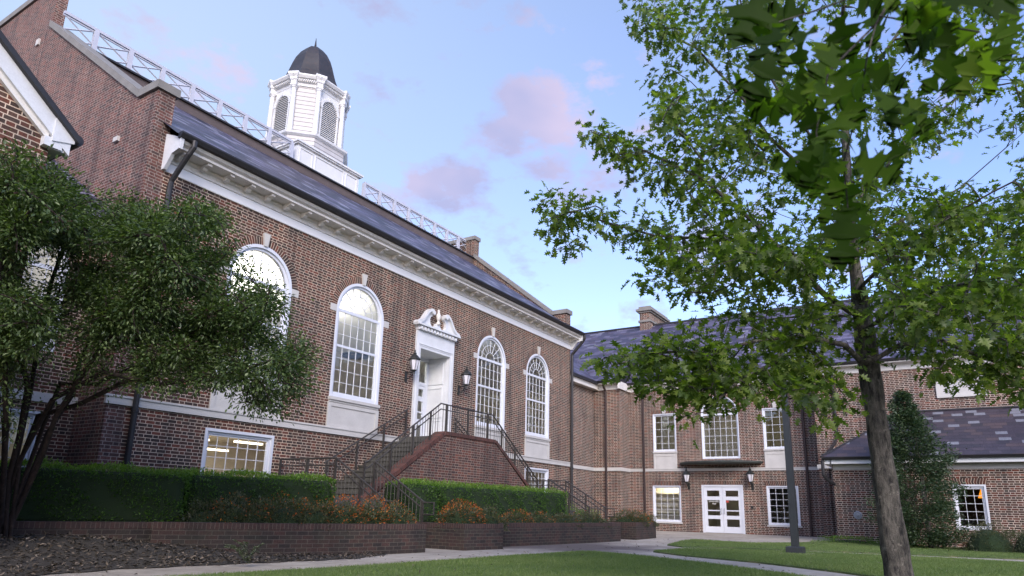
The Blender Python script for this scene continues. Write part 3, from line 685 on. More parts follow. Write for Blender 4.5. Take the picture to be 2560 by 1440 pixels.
# pedestal panels
m = MB(); px0, px1 = 16.2, 19.6; pyf = 20.72
m.box(px0, px1, pyf, 24.4, 13.84, 15.0); m.box(px0-.09, px1+.09, pyf-.09, 24.5, 15.0, 15.06); m.box(px0-.14, px1+.14, pyf-.14, 24.55, 15.06, 15.14); m.box(px0-.05, px1+.05, pyf-.05, 24.45, 13.9, 14.04)
for (a, b_) in ((px0+.1, px0+.78), (px0+.9, px1-.9), (px1-.78, px1-.1)):
    for (p, q, z, e) in ((a, b_, 14.12, 14.17), (a, b_, 14.86, 14.91), (a, a+.04, 14.17, 14.86), (b_-.04, b_, 14.17, 14.86)): m.box(p, q, pyf-.03, pyf, z, e)
cup = m.build('cupola', 'white_paint', hall)
def octa(a, b, z, cx=17.95, cy=22.5):
    return [(cx+s*x, cy+t*y, z) for s, t, x, y in ((-1, -1, b, a), (1, -1, b, a), (1, -1, a, b), (1, 1, a, b), (1, 1, b, a), (-1, 1, b, a), (-1, 1, a, b), (-1, -1, a, b))]
m = MB(); m.loft([octa(1.6, .82, 15.0), octa(1.6, .82, 15.78)]); m.build('plinth', 'clapboard', cup)
m = MB(); m.loft([octa(1.62, .84, 15.78), octa(1.72, .88, 15.84), octa(1.74, .9, 15.93), octa(1.6, .8, 15.97)]); m.build('plinth_moulding', 'white_paint', cup)
A, B = 1.33, .66
m = MB(); m.loft([octa(A, B, 15.95), octa(A, B, 18.45)]); m.build('lantern_wall', 'clapboard', cup)
m = MB(); m.loft([octa(A+.03, B+.03, 18.28), octa(A+.05, B+.04, 18.4), octa(A+.14, B+.08, 18.44), octa(A+.14, B+.08, 18.52), octa(A+.24, B+.12, 18.56), octa(A+.3, B+.15, 18.66), octa(A+.3, B+.15, 18.72), octa(A-.1, B, 18.74)]); m.build('entablature', 'white_paint', cup)
# corner columns with little cornice breaks
oc = octa(A+.02, B+.0, 0)
for (x, y, _) in oc:
    d = Vector((x-17.95, y-22.5, 0)).normalized()
    cx_, cy_ = x+d.x*.07, y+d.y*.07
    m = MB(); m.ring([(.15, 15.97), (.15, 16.03), (.115, 16.07), (.11, 17.0), (.1, 18.08), (.13, 18.12), (.13, 18.16)], cx_, cy_, seg=14); m.ring([(.16, 18.16), (.2, 18.2), (.2, 18.25), (.17, 18.26), (.17, 18.42), (.22, 18.46), (.24, 18.56), (.33, 18.68), (.33, 18.78), (.1, 18.8)], cx_, cy_, seg=4, rot=math.atan2(d.y, d.x)+math.pi/4); m.build('corner_column', 'white_paint', cup)
m = MB()
oo = octa(A+.155, B+.09, 0)
for i in range(8):
    p, q = Vector(oo[i]), Vector(oo[(i+1) % 8]); L_ = (q-p).length; n_ = int(L_/.085); dr_ = (q-p)/L_; nn = Vector((dr_.y, -dr_.x, 0))
    for k in range(n_):
        c0 = p+dr_*(k+.5)*L_/n_; pts = [c0-dr_*.02-nn*.02, c0+dr_*.02-nn*.02, c0+dr_*.02+nn*.05, c0-dr_*.02+nn*.05]
        m.add([(v.x, v.y, z) for z in (18.46, 18.51) for v in pts], [(0, 1, 2, 3), (4, 5, 6, 7), (0, 1, 5, 4), (1, 2, 6, 5), (2, 3, 7, 6), (3, 0, 4, 7)])
m.build('dentils', 'white_paint', cup)
# louvred arches on the four wide faces
for k in range(4):
    ang = k*math.pi/2
    def F(u, d, z, ang=ang):
        x, y = u, -(A-d); return (17.95+x*math.cos(ang)-y*math.sin(ang), 22.5+x*math.sin(ang)+y*math.cos(ang), z)
    m = MB(F); sp_, hw = 17.5, .43
    m.box(-B+.14, B-.14, -.015, .0, 16.0, 18.3)
    fr_ = m.build('louvre_panel', 'white_paint', cup)
    m = MB(F); m.box(-hw, hw, -.017, -.0155, 16.05, sp_); m.prism([(hw*math.cos(t), sp_+hw*math.sin(t)) for t in [math.pi*i/16 for i in range(17)]], -.017, -.0155, (0, 2, 1)); m.build('louvre_shade_sheet', 'coping_stone', fr_)  # flat dark sheet on the panel, painting in the shade behind the slats
    m = MB(F); z = 16.08
    while z < sp_+hw-.03:
        h = hw if z < sp_ else math.sqrt(max(0, hw*hw-(z-sp_)**2))
        if h > .05: m.prism([(-.075, z-.01), (-.062, z-.022), (-.018, z+.036), (-.028, z+.05)], -h, h, (1, 2, 0))
        z += .088
    m.build('louvre_slats', 'white_paint', fr_)
    m = MB(F); m.box(-hw-.07, -hw, -.1, 0, 16.0, sp_); m.box(hw, hw+.07, -.1, 0, 16.0, sp_); arcband(m, 0, sp_, hw, hw+.1, -.1, 0, n=20); m.box(-hw-.1, -hw+.0, -.12, 0, sp_-.04, sp_+.04); m.box(hw, hw+.1, -.12, 0, sp_-.04, sp_+.04); m.prism([(-.05, sp_+hw), (.05, sp_+hw), (.08, sp_+hw+.2), (-.08, sp_+hw+.2)], -.13, 0, (0, 2, 1)); m.build('louvre_arch', 'white_paint', fr_)
dp = [(1.45, 18.7), (1.35, 18.8), (1.16, 19.05), (1.02, 19.4), (.92, 19.75), (.83, 20.1), (.72, 20.45), (.55, 20.8), (.36, 21.05), (.16, 21.18), (.05, 21.22)]
m = MB(); m.loft([octa(r, r*.48, z) for r, z in dp]); m.build('dome', 'dome_metal', cup)
m = MB(); m.ring([(.09, 21.15), (.07, 21.24), (.035, 21.28), (.05, 21.33), (.008, 21.75)], 17.95, 22.5, seg=8); m.build('finial', 'dome_metal', cup)

# ------------------------------------------------------------------ link building and near gabled wing on the left
link = thing('link_building', 'low slate roofed brick link between the gabled wing and the tall hall gable', 'building', (6, 15.9, 0))
LY = 15.85
FBl = lambda: MB(lambda u, d, z: (u, LY+d, z))
mb = FBl(); wall(mb, 2.0, XL, 0, 7.0, [(4.62, 6.72, 1.35, 2.68), (4.9, 6.75, 3.95, 5.75, True)], .14); mb.build('wall', 'brick', link)
window(FBl, link, 4.62, 6.72, 1.35, 2.68, 6, 4, False, .1); window(FBl, link, 4.9, 6.75, 3.95, 5.75, 6, 5, True, .12, bars=(3,))
m = FBl(); m.box(2, XL, -.05, .02, 2.88, 3.07); m.build('belt_course', 'limestone', link)
m = FBl(); m.box(2, XL, -.35, .02, 6.85, 7.1); m.build('eave', 'cornice_paint', link)
m = MB(); m.add([(2, 15.3, 7.0), (XL-.02, 15.3, 7.0), (XL-.02, 21.5, 11.0), (2, 21.5, 11.0)], [(0, 1, 2, 3)]); m.build('roof', 'slate', link)
m = MB()
for i in range(34):
    y = 15.35+i*.18; z = 7.0+(y-15.3)*4.0/6.2
    m.add([(XL-.3, y, z+.03), (XL-.02, y+.02, z+.16), (XL-.02, y+.19, z+.25), (XL-.3, y+.17, z+.12), (XL-.3, y, z+.0), (XL-.02, y+.02, z+.13)], [(0, 1, 2, 3), (0, 1, 5, 4)])
m.build('valley_slates', 'slate', link)
m = MB(); m.add([(2, LY+.2, 0.4), (XL, LY+.2, .4)]+[(XL, 20, .4), (2, 20, .4)], [(0, 1, 2, 3)]); m.add([(2, 20, .4), (XL, 20, .4), (XL, 20, 7), (2, 20, 7)], [(0, 1, 2, 3)]); m.add([(2, LY+.15, 6.9), (XL, LY+.15, 6.9), (XL, 20, 6.9), (2, 20, 6.9)], [(0, 1, 2, 3)]); m.add([(2, LY+.15, 2.9), (XL, LY+.15, 2.9), (XL, 20, 2.9), (2, 20, 2.9)], [(0, 1, 2, 3)]); m.add([(XL-.02, LY+.15, .4), (XL-.02, 20, .4), (XL-.02, 20, 6.9), (XL-.02, LY+.15, 6.9)], [(0, 1, 2, 3)]); m.build('interior_room', 'interior_wall', link)
arealight('ceiling_lamp', (11.2, 18.2, 2.85), 2.0, 130, (1, .86, .7)); arealight('ceiling_lamp', (25.4, 17.0, 2.85), 1.2, 12, (1, .84, .66)); arealight('ceiling_lamp', (5.4, 18, 5.6), 1.0, 40, (1, .95, .88), (math.pi, 0, 0)); arealight('ceiling_lamp', (5.4, 17.6, 2.8), .8, 10, (1, .93, .8))

wing = thing('gabled_wing', 'near brick wing with white gable rake and dark gutter, cut by the left frame edge', 'building', (2, 10.5, 0))
NY = 10.5; ce = (3.92, 5.72)   # wall corner x, eave z
m = MB(); sl = .84
m.prism([(-6, 0), (ce[0], 0), (ce[0], 5.9), (-.5, 5.9+(ce[0]+.5)*sl), (-4.92, 5.9), (-6, 5.9)], NY, 15.85, (0, 2, 1)); m.build('wall', 'brick', wing)
def rk(o0, o1, y0, y1, x1, mat, name, ze=0):
    m = MB(); z = lambda x, o: 5.9+(ce[0]-x)*sl+o
    m.prism([(x1, z(x1, o0)), (x1, z(x1, o1)), (-.5, z(-.5, o1)), (-.5, z(-.5, o0))], y0, y1, (0, 2, 1)); return m.build(name, mat, wing)
rk(.08, .36, NY-.12, NY+.02, ce[0]+.22, 'white_paint', 'rake_board'); rk(-.02, .08, NY-.07, NY+.02, ce[0]-.06, 'cornice_paint', 'rake_moulding')
rk(.36, .46, NY-.2, 15.85, ce[0]+.3, 'gutter_metal', 'roof')
m = MB(); m.prism([(ce[0]-.03, 5.92), (ce[0]+.26, 6.0), (ce[0]+.26, 6.12), (ce[0]-.03, 6.3)], NY-.135, NY-.101, (0, 2, 1)); m.box(ce[0]-.02, ce[0]+.16, NY-.09, 15.8, 5.82, 5.97); m.box(ce[0]-.02, ce[0]+.24, NY-.08, 15.8, 5.97, 6.03)
m.box(ce[0]-.12, ce[0]+.12, NY-.118, NY+.01, 5.83, 5.97); m.build('eave_return', 'white_paint', wing)
m = MB(); m.tube([(ce[0]+.3, NY-.12, 6.09), (ce[0]+.3, 15.7, 6.09)], .085, 12); m.build('gutter', 'gutter_metal', wing)

# ------------------------------------------------------------------ right building
rb = thing('courtyard_building', 'two storey brick building with double doors, canopy, patterned slate roof and chimney', 'building', (33, 9.1, 0))
XW = 33.0; FBr = MBx(XW); DC = 9.13
LW = [(11.12, 12.53), (5.76, 7.12)]; UWN = [(11.25, 12.44), (5.95, 7.1)]
ops = [(a, b_, .52, 2.24) for a, b_ in LW]+[(a, b_, 3.9, 5.78) for a, b_ in UWN]+[(8.2, 9.98, 3.5, 5.62, True), (8.16, 10.1, .09, 2.28)]
mb = FBr(); wall(mb, 4.7, 13.72, 0, 7.05, ops, .12); mb.build('wall', 'brick_right', rb)
for i, (a, b_) in enumerate(LW):
    f = window(FBr, rb, a, b_, .52, 2.24, 4, 6, False, .075); flatarch('brick_arch', FBr, a-.02, b_+.02, 2.245, 2.45, 'rowlock_right', f)
    m = FBr(); m.box(a-.05, b_+.05, -.07, .05, .45, .515); m.build('sill', 'limestone', f)
for i, (a, b_) in enumerate(UWN):
    f = window(FBr, rb, a, b_, 3.9, 5.78, 3, 5, False, .075); flatarch('brick_arch', FBr, a-.02, b_+.02, 5.785, 5.99, 'rowlock_right', f)
    m = FBr(); c_ = (a+b_)/2; m.prism([(c_-.07, 5.79), (c_+.07, 5.79), (c_+.11, 6.06), (c_-.11, 6.06)], -.05, .02, (0, 2, 1)); m.build('keystone', 'limestone', f)
    m = FBr(); m.box(a-.03, b_+.03, -.07, .05, 3.82, 3.895); m.box(a, b_, -.02, .05, 3.06, 3.82)
    for (p, q, z, e) in ((a, a+.08, 3.06, 3.74), (b_-.08, b_, 3.06, 3.74), (a+.08, b_-.08, 3.66, 3.74)): m.box(p, q, -.04, -.019, z, e)
    m.build('stone_panel', 'limestone', f)
f = window(FBr, rb, 8.2, 9.98, 3.5, 5.62, 6, 6, True, .075)
m = FBr(); arcband(m, 9.09, 5.62, .89, 1.09, -.004, .02, n=40, brickuv=True); m.build('brick_arch', 'rowlock_right', f)
m = FBr(); m.prism([(9.04, 6.5), (9.14, 6.5), (9.18, 6.8), (9.0, 6.8)], -.05, .02, (0, 2, 1)); m.build('keystone', 'limestone', f)
# belt, following the projecting bays
m = FBr()
for (z0, z1, o_) in ((2.93, 3.02, .045), (3.02, 3.06, .07)): m.box(4.7, 13.72, -o_, .02, z0, z1)
m.build('belt_course', 'limestone', rb)
# left projecting bay
XB = 31.8
mb = MB(); mb.add([(XB, 13.72, 0), (XB, 15.15, 0), (XB, 15.15, 7.05), (XB, 13.72, 7.05)], [(0, 1, 2, 3)]); mb.add([(XB, 13.72, 0), (XW, 13.72, 0), (XW, 13.72, 7.05), (XB, 13.72, 7.05)], [(0, 1, 2, 3)])
mb.build('projecting_bay', 'brick_right', rb)
m = MB(); m.box(XB-.06, XW-.07, 13.66, 15.1, 2.9, 3.06); m.build('belt_course', 'limestone', rb)
# right projecting bay, behind the annex
mb = MB(); XQ = 31.6
mb.add([(XQ, -16, 0), (XQ, 4.62, 0), (XQ, 4.62, 7.0), (XQ, -16, 7.0)], [(0, 1, 2, 3)]); mb.add([(XQ, 4.62, 0), (XW, 4.7, 0), (XW, 4.7, 7.0), (XQ, 4.62, 7.0)], [(0, 1, 2, 3)]); mb.box(XQ-.1, XQ, 4.25, 4.62, 0, 7.0)
mb.build('wide_bay', 'brick_right', rb)
m = MB(); m.box(XQ-.16, XQ, 3.6, 4.68, 2.9, 3.06); m.build('belt_course', 'limestone', rb)
m = MB(); m.box(XQ-.05, XQ, -1.55, .1, 5.6, 6.42); 
for (p, q, z, e) in ((-1.55, -1.47, 5.6, 6.42), (.02, .1, 5.6, 6.42), (-1.47, .02, 6.34, 6.42), (-1.47, .02, 5.6, 5.68)): m.box(XQ-.09, XQ-.05, p, q, z, e)
m.build('stone_panel', 'limestone', rb)
# eaves
def eave(y0, y1, X, z=6.98):
    m = MB(); m.prism([(X, z), (X-.04, z), (X-.05, z+.2), (X-.12, z+.24), (X-.36, z+.26), (X-.38, z+.34), (X, z+.36)], y0, y1, (0, 2, 1)); m.build('eave', 'cornice_paint', rb)
    m = MB(); m.prism([(X-.34, z+.3), (X-.46, z+.33), (X-.5, z+.42), (X-.34, z+.42)], y0-.03, y1+.03, (0, 2, 1)); m.build('gutter', 'gutter_metal', rb)
eave(4.75, 13.69, XW); eave(13.7, 15.2, XB); eave(-16, 4.7, XQ, 6.86)
# roofs
zr = 12.05; XRg = 38.6
def rf(y0, y1, X, z):
    s = (zr-z)/(XRg-X); m = MB(); m.add([(X, y0, z), (X, y1, z), (XRg, y1, zr), (XRg, y0, zr)], [(0, 1, 2, 3)]); m.build('roof', 'slate_right', rb)
rf(4.7, 13.7, XW-.42, 7.38); rf(13.7, 30, XB-.42, 7.38); rf(-16, 4.7, XQ-.42, 7.27)
m = MB(); m.add([(XB-.42, 13.7, 7.38), (XW-.42, 13.7, 7.38), (XRg, 13.7, zr)], [(0, 1, 2)]); m.build('roof_cheek', 'gutter_metal', rb)
m = MB(); m.box(XB-.3, XW+.1, 13.62, 13.7, 6.98, 7.36); m.build('eave', 'cornice_paint', rb)
m = MB(); m.box(XRg-.1, XRg+.1, -16, 30, zr-.04, zr+.06); m.build('roof_ridge', 'gutter_metal', rb)
m = MB(); m.box(XRg, XRg+9, -16, 30, 0, 7); m.build('rear_wall', 'brick_right', rb)
ch = MB(); ch.box(38.0, 41.0, 14.35, 15.0, 10.5, 12.75); co_ = ch.build('chimney', 'brick_right', rb)
m = MB(); m.box(37.93, 41.07, 14.28, 15.07, 12.15, 12.28); m.box(37.92, 41.08, 14.27, 15.08, 12.74, 12.84); m.box(37.82, 41.18, 14.17, 15.18, 12.84, 12.98); m.box(37.95, 41.05, 14.3, 15.05, 12.98, 13.14); m.build('chimney_cap', 'coping_stone', co_)
# downpipes
pipe(rb, [(XB-.4, 14.45, 7.2), (XB-.3, 14.45, 7.1), (XB-.09, 14.45, 6.9), (XB-.09, 14.45, .2)], .055, 'brown_pipe')
pipe(rb, [(XW-.4, 12.93, 7.2), (XW-.3, 12.93, 7.1), (XW-.08, 12.93, 6.9), (XW-.08, 12.93, .2)], .055, 'brown_pipe')
pipe(rb, [(XW-.4, 5.33, 7.2), (XW-.3, 5.33, 7.1), (XW-.08, 5.33, 6.9), (XW-.08, 5.33, .1)], .055, 'brown_pipe')
pipe(rb, [(XQ-.4, 3.82, 7.1), (XQ-.3, 3.82, 7.0), (XQ-.09, 3.82, 6.8), (XQ-.09, 3.82, 4.2), (30.6, 3.85, 3.8), (28.3, 3.95, 3.12), (28.05, 3.98, 2.95), (28.05, 3.98, 2.45), (28.15, 3.9, 2.3), (28.38, 3.66, 2.12)], .06, 'gutter_metal')
# canopy
m = MB(); cv = [(XW+.0, DC-1.95), (XW-.15, DC-1.93)]+[(XW-.15-.85*math.sin(math.pi*i/16)**.6, DC-1.93+3.86*i/16) for i in range(1, 16)]+[(XW-.15, DC+1.93), (XW, DC+1.95)]
def off(pl_, k): return [(XW-(XW-x)*k, DC+(y-DC)*(.5+.5*k)) for x, y in pl_]
m.loft([[(x, y, 3.24) for x, y in off(cv, .9)], [(x, y, 3.25) for x, y in off(cv, .96)], [(x, y, 3.3) for x, y in off(cv, 1.0)], [(x, y, 3.34) for x, y in off(cv, 1.0)], [(x, y, 3.37) for x, y in off(cv, .75)]])
m.build('canopy', 'copper_dark', rb)
# double door
dm = FBr(); dm.box(8.16, 8.25, -.01, .1, .09, 2.28); dm.box(10.01, 10.1, -.01, .1, .09, 2.28); dm.box(8.25, 10.01, -.01, .1, 2.2, 2.28); ddr = dm.build('double_door', 'white_window', rb)
flatarch('brick_arch', FBr, 8.2, 10.06, 2.285, 2.47, 'rowlock_right', rb)
for (a, b_) in ((8.26, 9.125), (9.135, 10.0)):
    m = FBr(); m.box(a, a+.14, .03, .08, .1, 2.19); m.box(b_-.14, b_, .03, .08, .1, 2.19)
    for (z, e) in ((.1, .38), (.72, .88), (1.58, 1.75), (2.02, 2.19), (1.08, 1.13)): m.box(a+.14, b_-.14, .03, .08, z, e)
    m.build('door_leaf', 'white_window', ddr)
m = FBr(); m.add([(8.26, .06, .1), (10, .06, .1), (10, .06, 2.19), (8.26, .06, 2.19)], [(0, 1, 2, 3)]); m.build('door_glass', 'glass', ddr)
for s in (-1, 1):
    m = FBr(); u = 9.13+s*.07; m.tube([(u, .03, 1.2), (u, -.05, 1.2), (u, -.05, .98), (u, .03, .98)], .012, 6); m.build('door_handle', 'silver', ddr)
m = FBr(); m.box(8.86, 8.98, .05, .055, 1.47, 1.57); m.build('door_sticker', 'red_sign', ddr)
def text(body, loc, size, mat, parent, name, rot):
    cu = bpy.data.curves.new(name, 'FONT'); cu.body = body; cu.size = size; cu.align_x = 'CENTER'; cu.extrude = .002; cu.shear = .35
    t_ = bpy.data.objects.new(name, cu); C.objects.link(t_); bpy.context.view_layer.update()
    me = bpy.data.meshes.new_from_object(t_.evaluated_get(bpy.context.evaluated_depsgraph_get())); bpy.data.objects.remove(t_)
    o = bpy.data.objects.new(name, me); me.materials.clear(); me.materials.append(M[mat]); C.objects.link(o)
    o.parent = parent; o.matrix_world = Matrix.Translation(loc) @ rot; return o
ROT = Matrix(((0, 0, -1, 0), (-1, 0, 0, 0), (0, 1, 0, 0), (0, 0, 0, 1)))
text('University', (XW+.045, 9.57, 1.49), .115, 'letter_paint', ddr, 'door_lettering', ROT); text('Hall', (XW+.045, 9.55, 1.38), .115, 'letter_paint', ddr, 'door_lettering', ROT)
m = FBr(); m.ring([(.03, 0), (.05, .02)], 0, 0)
m = FBr(); m.box(7.75, 7.83, -.05, 0, 1.22, 1.34); m.build('door_bell', 'iron', rb)
# rooms behind the windows
m = MB()
m.add([(37, 4.8, 0), (37, 13.7, 0), (37, 13.7, 7), (37, 4.8, 7)], [(0, 1, 2, 3)]); m.add([(33.2, 4.8, 3.0), (33.2, 13.7, 3.0), (37, 13.7, 3.0), (37, 4.8, 3.0)], [(0, 1, 2, 3)]); m.add([(33.2, 4.8, 6.9), (33.2, 13.7, 6.9), (37, 13.7, 6.9), (37, 4.8, 6.9)], [(0, 1, 2, 3)])
for y in (13.7, 10.6, 7.6, 4.8): m.add([(33.2, y, 0), (37, y, 0), (37, y, 7), (33.2, y, 7)], [(0, 1, 2, 3)])
m.build('interior_walls', 'interior_wall', rb)
m = MB()
for z in (.95, 1.25, 1.55, 1.85): m.box(34.0, 34.4, 10.7, 13.2, z, z+.05)
m.box(34.4, 34.45, 10.7, 13.2, .1, 2.4); m.build('bookshelf', 'cornice_paint', rb)
arealight('ceiling_lamp', (34.2, 12, 2.7), .8, 30, (1, .85, .55)); arealight('ceiling_lamp', (35, 9.1, 2.7), .8, 4, (1, .85, .6)); arealight('ceiling_lamp', (35, 9.3, 6.6), 1, 9, (1, .9, .7)); arealight('ceiling_lamp', (35, 12, 6.6), 1, 8, (1, .9, .6)); arealight('ceiling_lamp', (35, 6.2, 6.6), 1, 8, (1, .9, .6))

# ------------------------------------------------------------------ annex
an = thing('annex', 'single storey brick annex with hipped mottled slate roof and amber lit window', 'building', (28.5, 0, 0))
XA = 28.5; FBa = MBx(XA); AY = 3.72
mb = FBa(); wall(mb, -14, AY, 0, 3.0, [(-.99, .0, .62, 2.13), (-8.0, -7.0, .62, 2.13)], .12); mb.build('wall', 'brick_right', an); mb = MB(); mb.add([(28.5, AY, 0), (31.6, AY, 0), (31.6, AY, 3.0), (28.5, AY, 3.0)], [(0, 1, 2, 3)]); mb.build('side_wall', 'brick_right', an)
f = window(FBa, an, -.99, .0, .62, 2.13, 3, 5, False, .11); flatarch('brick_arch', FBa, -1.01, .02, 2.135, 2.34, 'rowlock_right', f)
f = window(FBa, an, -8.0, -7.0, .62, 2.13, 3, 5, False, .11)
m = FBa(); m.box(-14, AY-.02, -.015, .05, 2.66, 2.84); m.build('stone_band', 'limestone', an)
m = MB(); m.box(28.14, 28.5, -14, AY+.02, 2.86, 3.05); m.box(28.14, 31.6, AY-.02, AY+.25, 2.86, 3.05); m.build('fascia', 'white_paint', an)
m = MB(); m.prism([(28.14, 3.0), (28.02, 3.02), (27.98, 3.1), (28.16, 3.12)], -14, AY+.28, (0, 2, 1)); m.build('gutter', 'gutter_metal', an)
m = MB(); zt_ = 5.12; m.add([(28.02, -14, 3.1), (28.02, AY+.3, 3.1), (31.6, 1.3, zt_), (31.6, -14, zt_)], [(0, 1, 2, 3)]); m.add([(28.02, AY+.3, 3.1), (31.6, AY+.3, 3.1), (31.6, 1.3, zt_)], [(0, 1, 2)]); m.build('roof', 'slate_annex', an)
m = MB(); m.tube([(28.02, AY+.3, 3.12), (31.6, 1.3, zt_+.02)], .035, 6); m.tube([(31.55, 1.3, zt_), (31.55, -14, zt_)], .04, 6); m.build('hip_ridge', 'gutter_metal', an)
pipe(an, [(28.05, 2.2, 3.0), (28.2, 2.2, 2.9), (28.42, 2.2, 2.7), (28.42, 2.2, .1)], .05, 'brown_pipe')
m = MB(); 
vs = []; 
m = MB(lambda a, b_, c_: (28.5-c_, 3.0+a, 1.02+b_)); m.ring([(.15, 0), (.15, .02), (.12, .03), (.11, .02), (.06, .02), (.05, .04), (.0, .045)], 0, 0, seg=18); m.build('round_vent', 'silver', an)
m = MB(); m.box(28.66, 30.6, -3, 1.5, .3, 2.75); m.f = [f for i, f in enumerate(m.f) if i != 4]; m.build('interior_wall', 'interior_dark', an)
m = MB(); m.ring([(.1, 2.0), (.2, 1.72), (.2, 1.7)], 29.3, -.95, seg=12); m.build('table_lamp', 'amber_lamp', an)

# ------------------------------------------------------------------ entrance stairs
st = thing('brick_staircase', 'symmetrical double flight brick and stone entrance staircase with iron railings', 'stairs', (17.9, 13, 0))
SF = 12.8; LT, LB = 3.06, 1.12    # landing levels
xl0, xl1, xr1, xr0 = 13.35, 16.35, 19.3, 22.3
wp = [(xl0-.15, 0), (xl0-.15, 1.02), (xl0+.1, 1.1), (xl1, 3.02), (xl1+.15, 3.1), (xr1-.15, 3.1), (xr1, 3.02), (xr0-.1, 1.1), (xr0+.15, 1.02), (xr0+.15, 0)]
m = MB(); m.prism(wp, SF, SF+.32, (0, 2, 1)); m.build('front_wall', 'brick_stair', st)
def capstrip(a, b_):
    d = Vector((b_[0]-a[0], b_[1]-a[1])); L_ = d.length; d /= L_; n_ = Vector((-d.y, d.x)); t = .11
    m = MB(); P = [a, b_, (b_[0]+n_.x*t, b_[1]+n_.y*t), (a[0]+n_.x*t, a[1]+n_.y*t)]
    q = [[(.5, 0), (.5, L_), (.68, L_), (.68, 0)]]
    vs = [(p[0], SF-.03, p[1]) for p in P]+[(p[0], SF+.36, p[1]) for p in P]
    m.add(vs, [(0, 1, 2, 3), (4, 7, 6, 5), (3, 2, 6, 7), (0, 4, 5, 1), (0, 3, 7, 4), (1, 5, 6, 2)], [[(.5, 0), (.5, L_), (.6, L_), (.6, 0)]]*4+[[(.5, 0), (.6, 0), (.6, .07), (.5, .07)]]*2)
    return m.build('wall_cap', 'rowlock_stair', st)
capstrip((xl0-.1, 1.05), (xl1+.1, 3.08)); capstrip((xl1+.1, 3.08), (xr1-.1, 3.08)); capstrip((xr1-.1, 3.08), (xr0+.1, 1.05))
m = MB(); m.box(xl1, xr1, SF+.32, 14.58, 0, LT)
n = 12
for i in range(n-1):
    z = LB+(LT-LB)*(i+1)/n; dx = (xl1-xl0)/(n-1)
    m.box(xl0+dx*i, xl1, SF+.32, 14.56-.0005*i, 0 if i == 0 else LB+(LT-LB)*i/n, z); m.box(xr1, xr0-dx*i, SF+.32, 14.56-.0005*i, 0 if i == 0 else LB+(LT-LB)*i/n, z)
    m.box(xl0+dx*i-.03, xl0+dx*i, SF+.32, 14.56, z-.05, z-.002); m.box(xr0-dx*i, xr0-dx*i+.03, SF+.32, 14.56, z-.05, z-.002)
m.box(11.8, xl0, 12.45, 14.58, 0, LB); m.box(xr0, 23.75, 12.45, 14.58, 0, LB)
n2_ = 7; dy = (12.45-10.75)/(n2_-1)
for i in range(n2_-1):
    z = LB*(i+1)/n2_
    for (a, b_) in ((11.8, 13.2), (22.35, 23.75)): m.box(a, b_, 10.75+dy*i, 12.44, 0 if i == 0 else LB*i/n2_, z); m.box(a, b_, 10.75+dy*i-.03, 10.75+dy*i, z-.05, z-.002)
m.build('steps', 'steps_stone', st)
def railing(pts, post_ids, balus=True, ext0=False, ext1=False, name='railing', h=.93, low=None, loop=False):
    """pts: foot points (x,y,z) of the rail"""
    m = MB(); T = [Vector(p)+Vector((0, 0, h)) for p in pts]
    top = list(T)
    if ext1:
        d = (T[-1]-T[-2]); d.z = 0; d.normalize(); top.append(T[-1]+d*.3); 
        if loop: top += [T[-1]+d*.3-Vector((0, 0, .28)), T[-1]-Vector((0, 0, .28))]
    m.tube(top, .024, 6)
    lo = [t-Vector((0, 0, .17)) for t in T]; m.tube(lo, .018, 6)
    if balus:
        for a, b_ in zip(pts, pts[1:]):
            a, b_ = Vector(a), Vector(b_); L_ = math.hypot(b_.x-a.x, b_.y-a.y); k = max(1, int(L_/.115))
            for i in range(1, k):
                p = a+(b_-a)*i/k; m.tube([(p.x, p.y, p.z+.02), (p.x, p.y, p.z+h)], .0105, 4)
    ro = m.build(name, 'rail_iron', st)
    for (i, t) in post_ids:
        a, b_ = Vector(pts[i]), Vector(pts[min(i+1, len(pts)-1)]); p = a+(b_-a)*t; s_ = .024
        m = MB(); m.box(p.x-s_, p.x+s_, p.y-s_, p.y+s_, p.z-.12, p.z+h); m.build('post', 'rail_iron', ro)
    return ro
yR = SF+.16
railing([(xl0-.05, yR, 1.14), (xl0+.1, yR, 1.2), (xl1+.05, yR, 3.14), (xr1-.05, yR, 3.14), (xr0-.1, yR, 1.2), (xr0+.05, yR, 1.14)], [(0, 0), (1, .28), (1, .58), (1, .84), (2, .1), (2, .5), (2, .9), (3, .2), (3, .5), (3, .8), (4, 1)], h=.9)
for s, (xa, xb) in (((-1), (11.86, 13.2)), (1, (22.35, 23.7))):
    for x in (xa, xb):
        pts = [(x, 12.5, LB), (x, 10.8, .12)]
        if (x == xa and s < 0) or (x == xb and s > 0): pts = [(x, 14.5, LB)]+pts
        railing(pts, ([(0, 0)] if len(pts) > 2 else [])+[(len(pts)-2, 0), (len(pts)-2, .5), (len(pts)-2, .97)]+([(0, .5)] if len(pts) > 2 else []), ext1=True, loop=True)
for (xa, xb) in ((xl0-.1, xl1), (xr0+.1, xr1)):
    railing([(xa, 14.42, LB), (xb+(.25 if xb > xa else -.25), 14.42, LT), ], [(0, .03), (0, .36), (0, .68), (0, .97)], balus=False, name='wall_handrail')

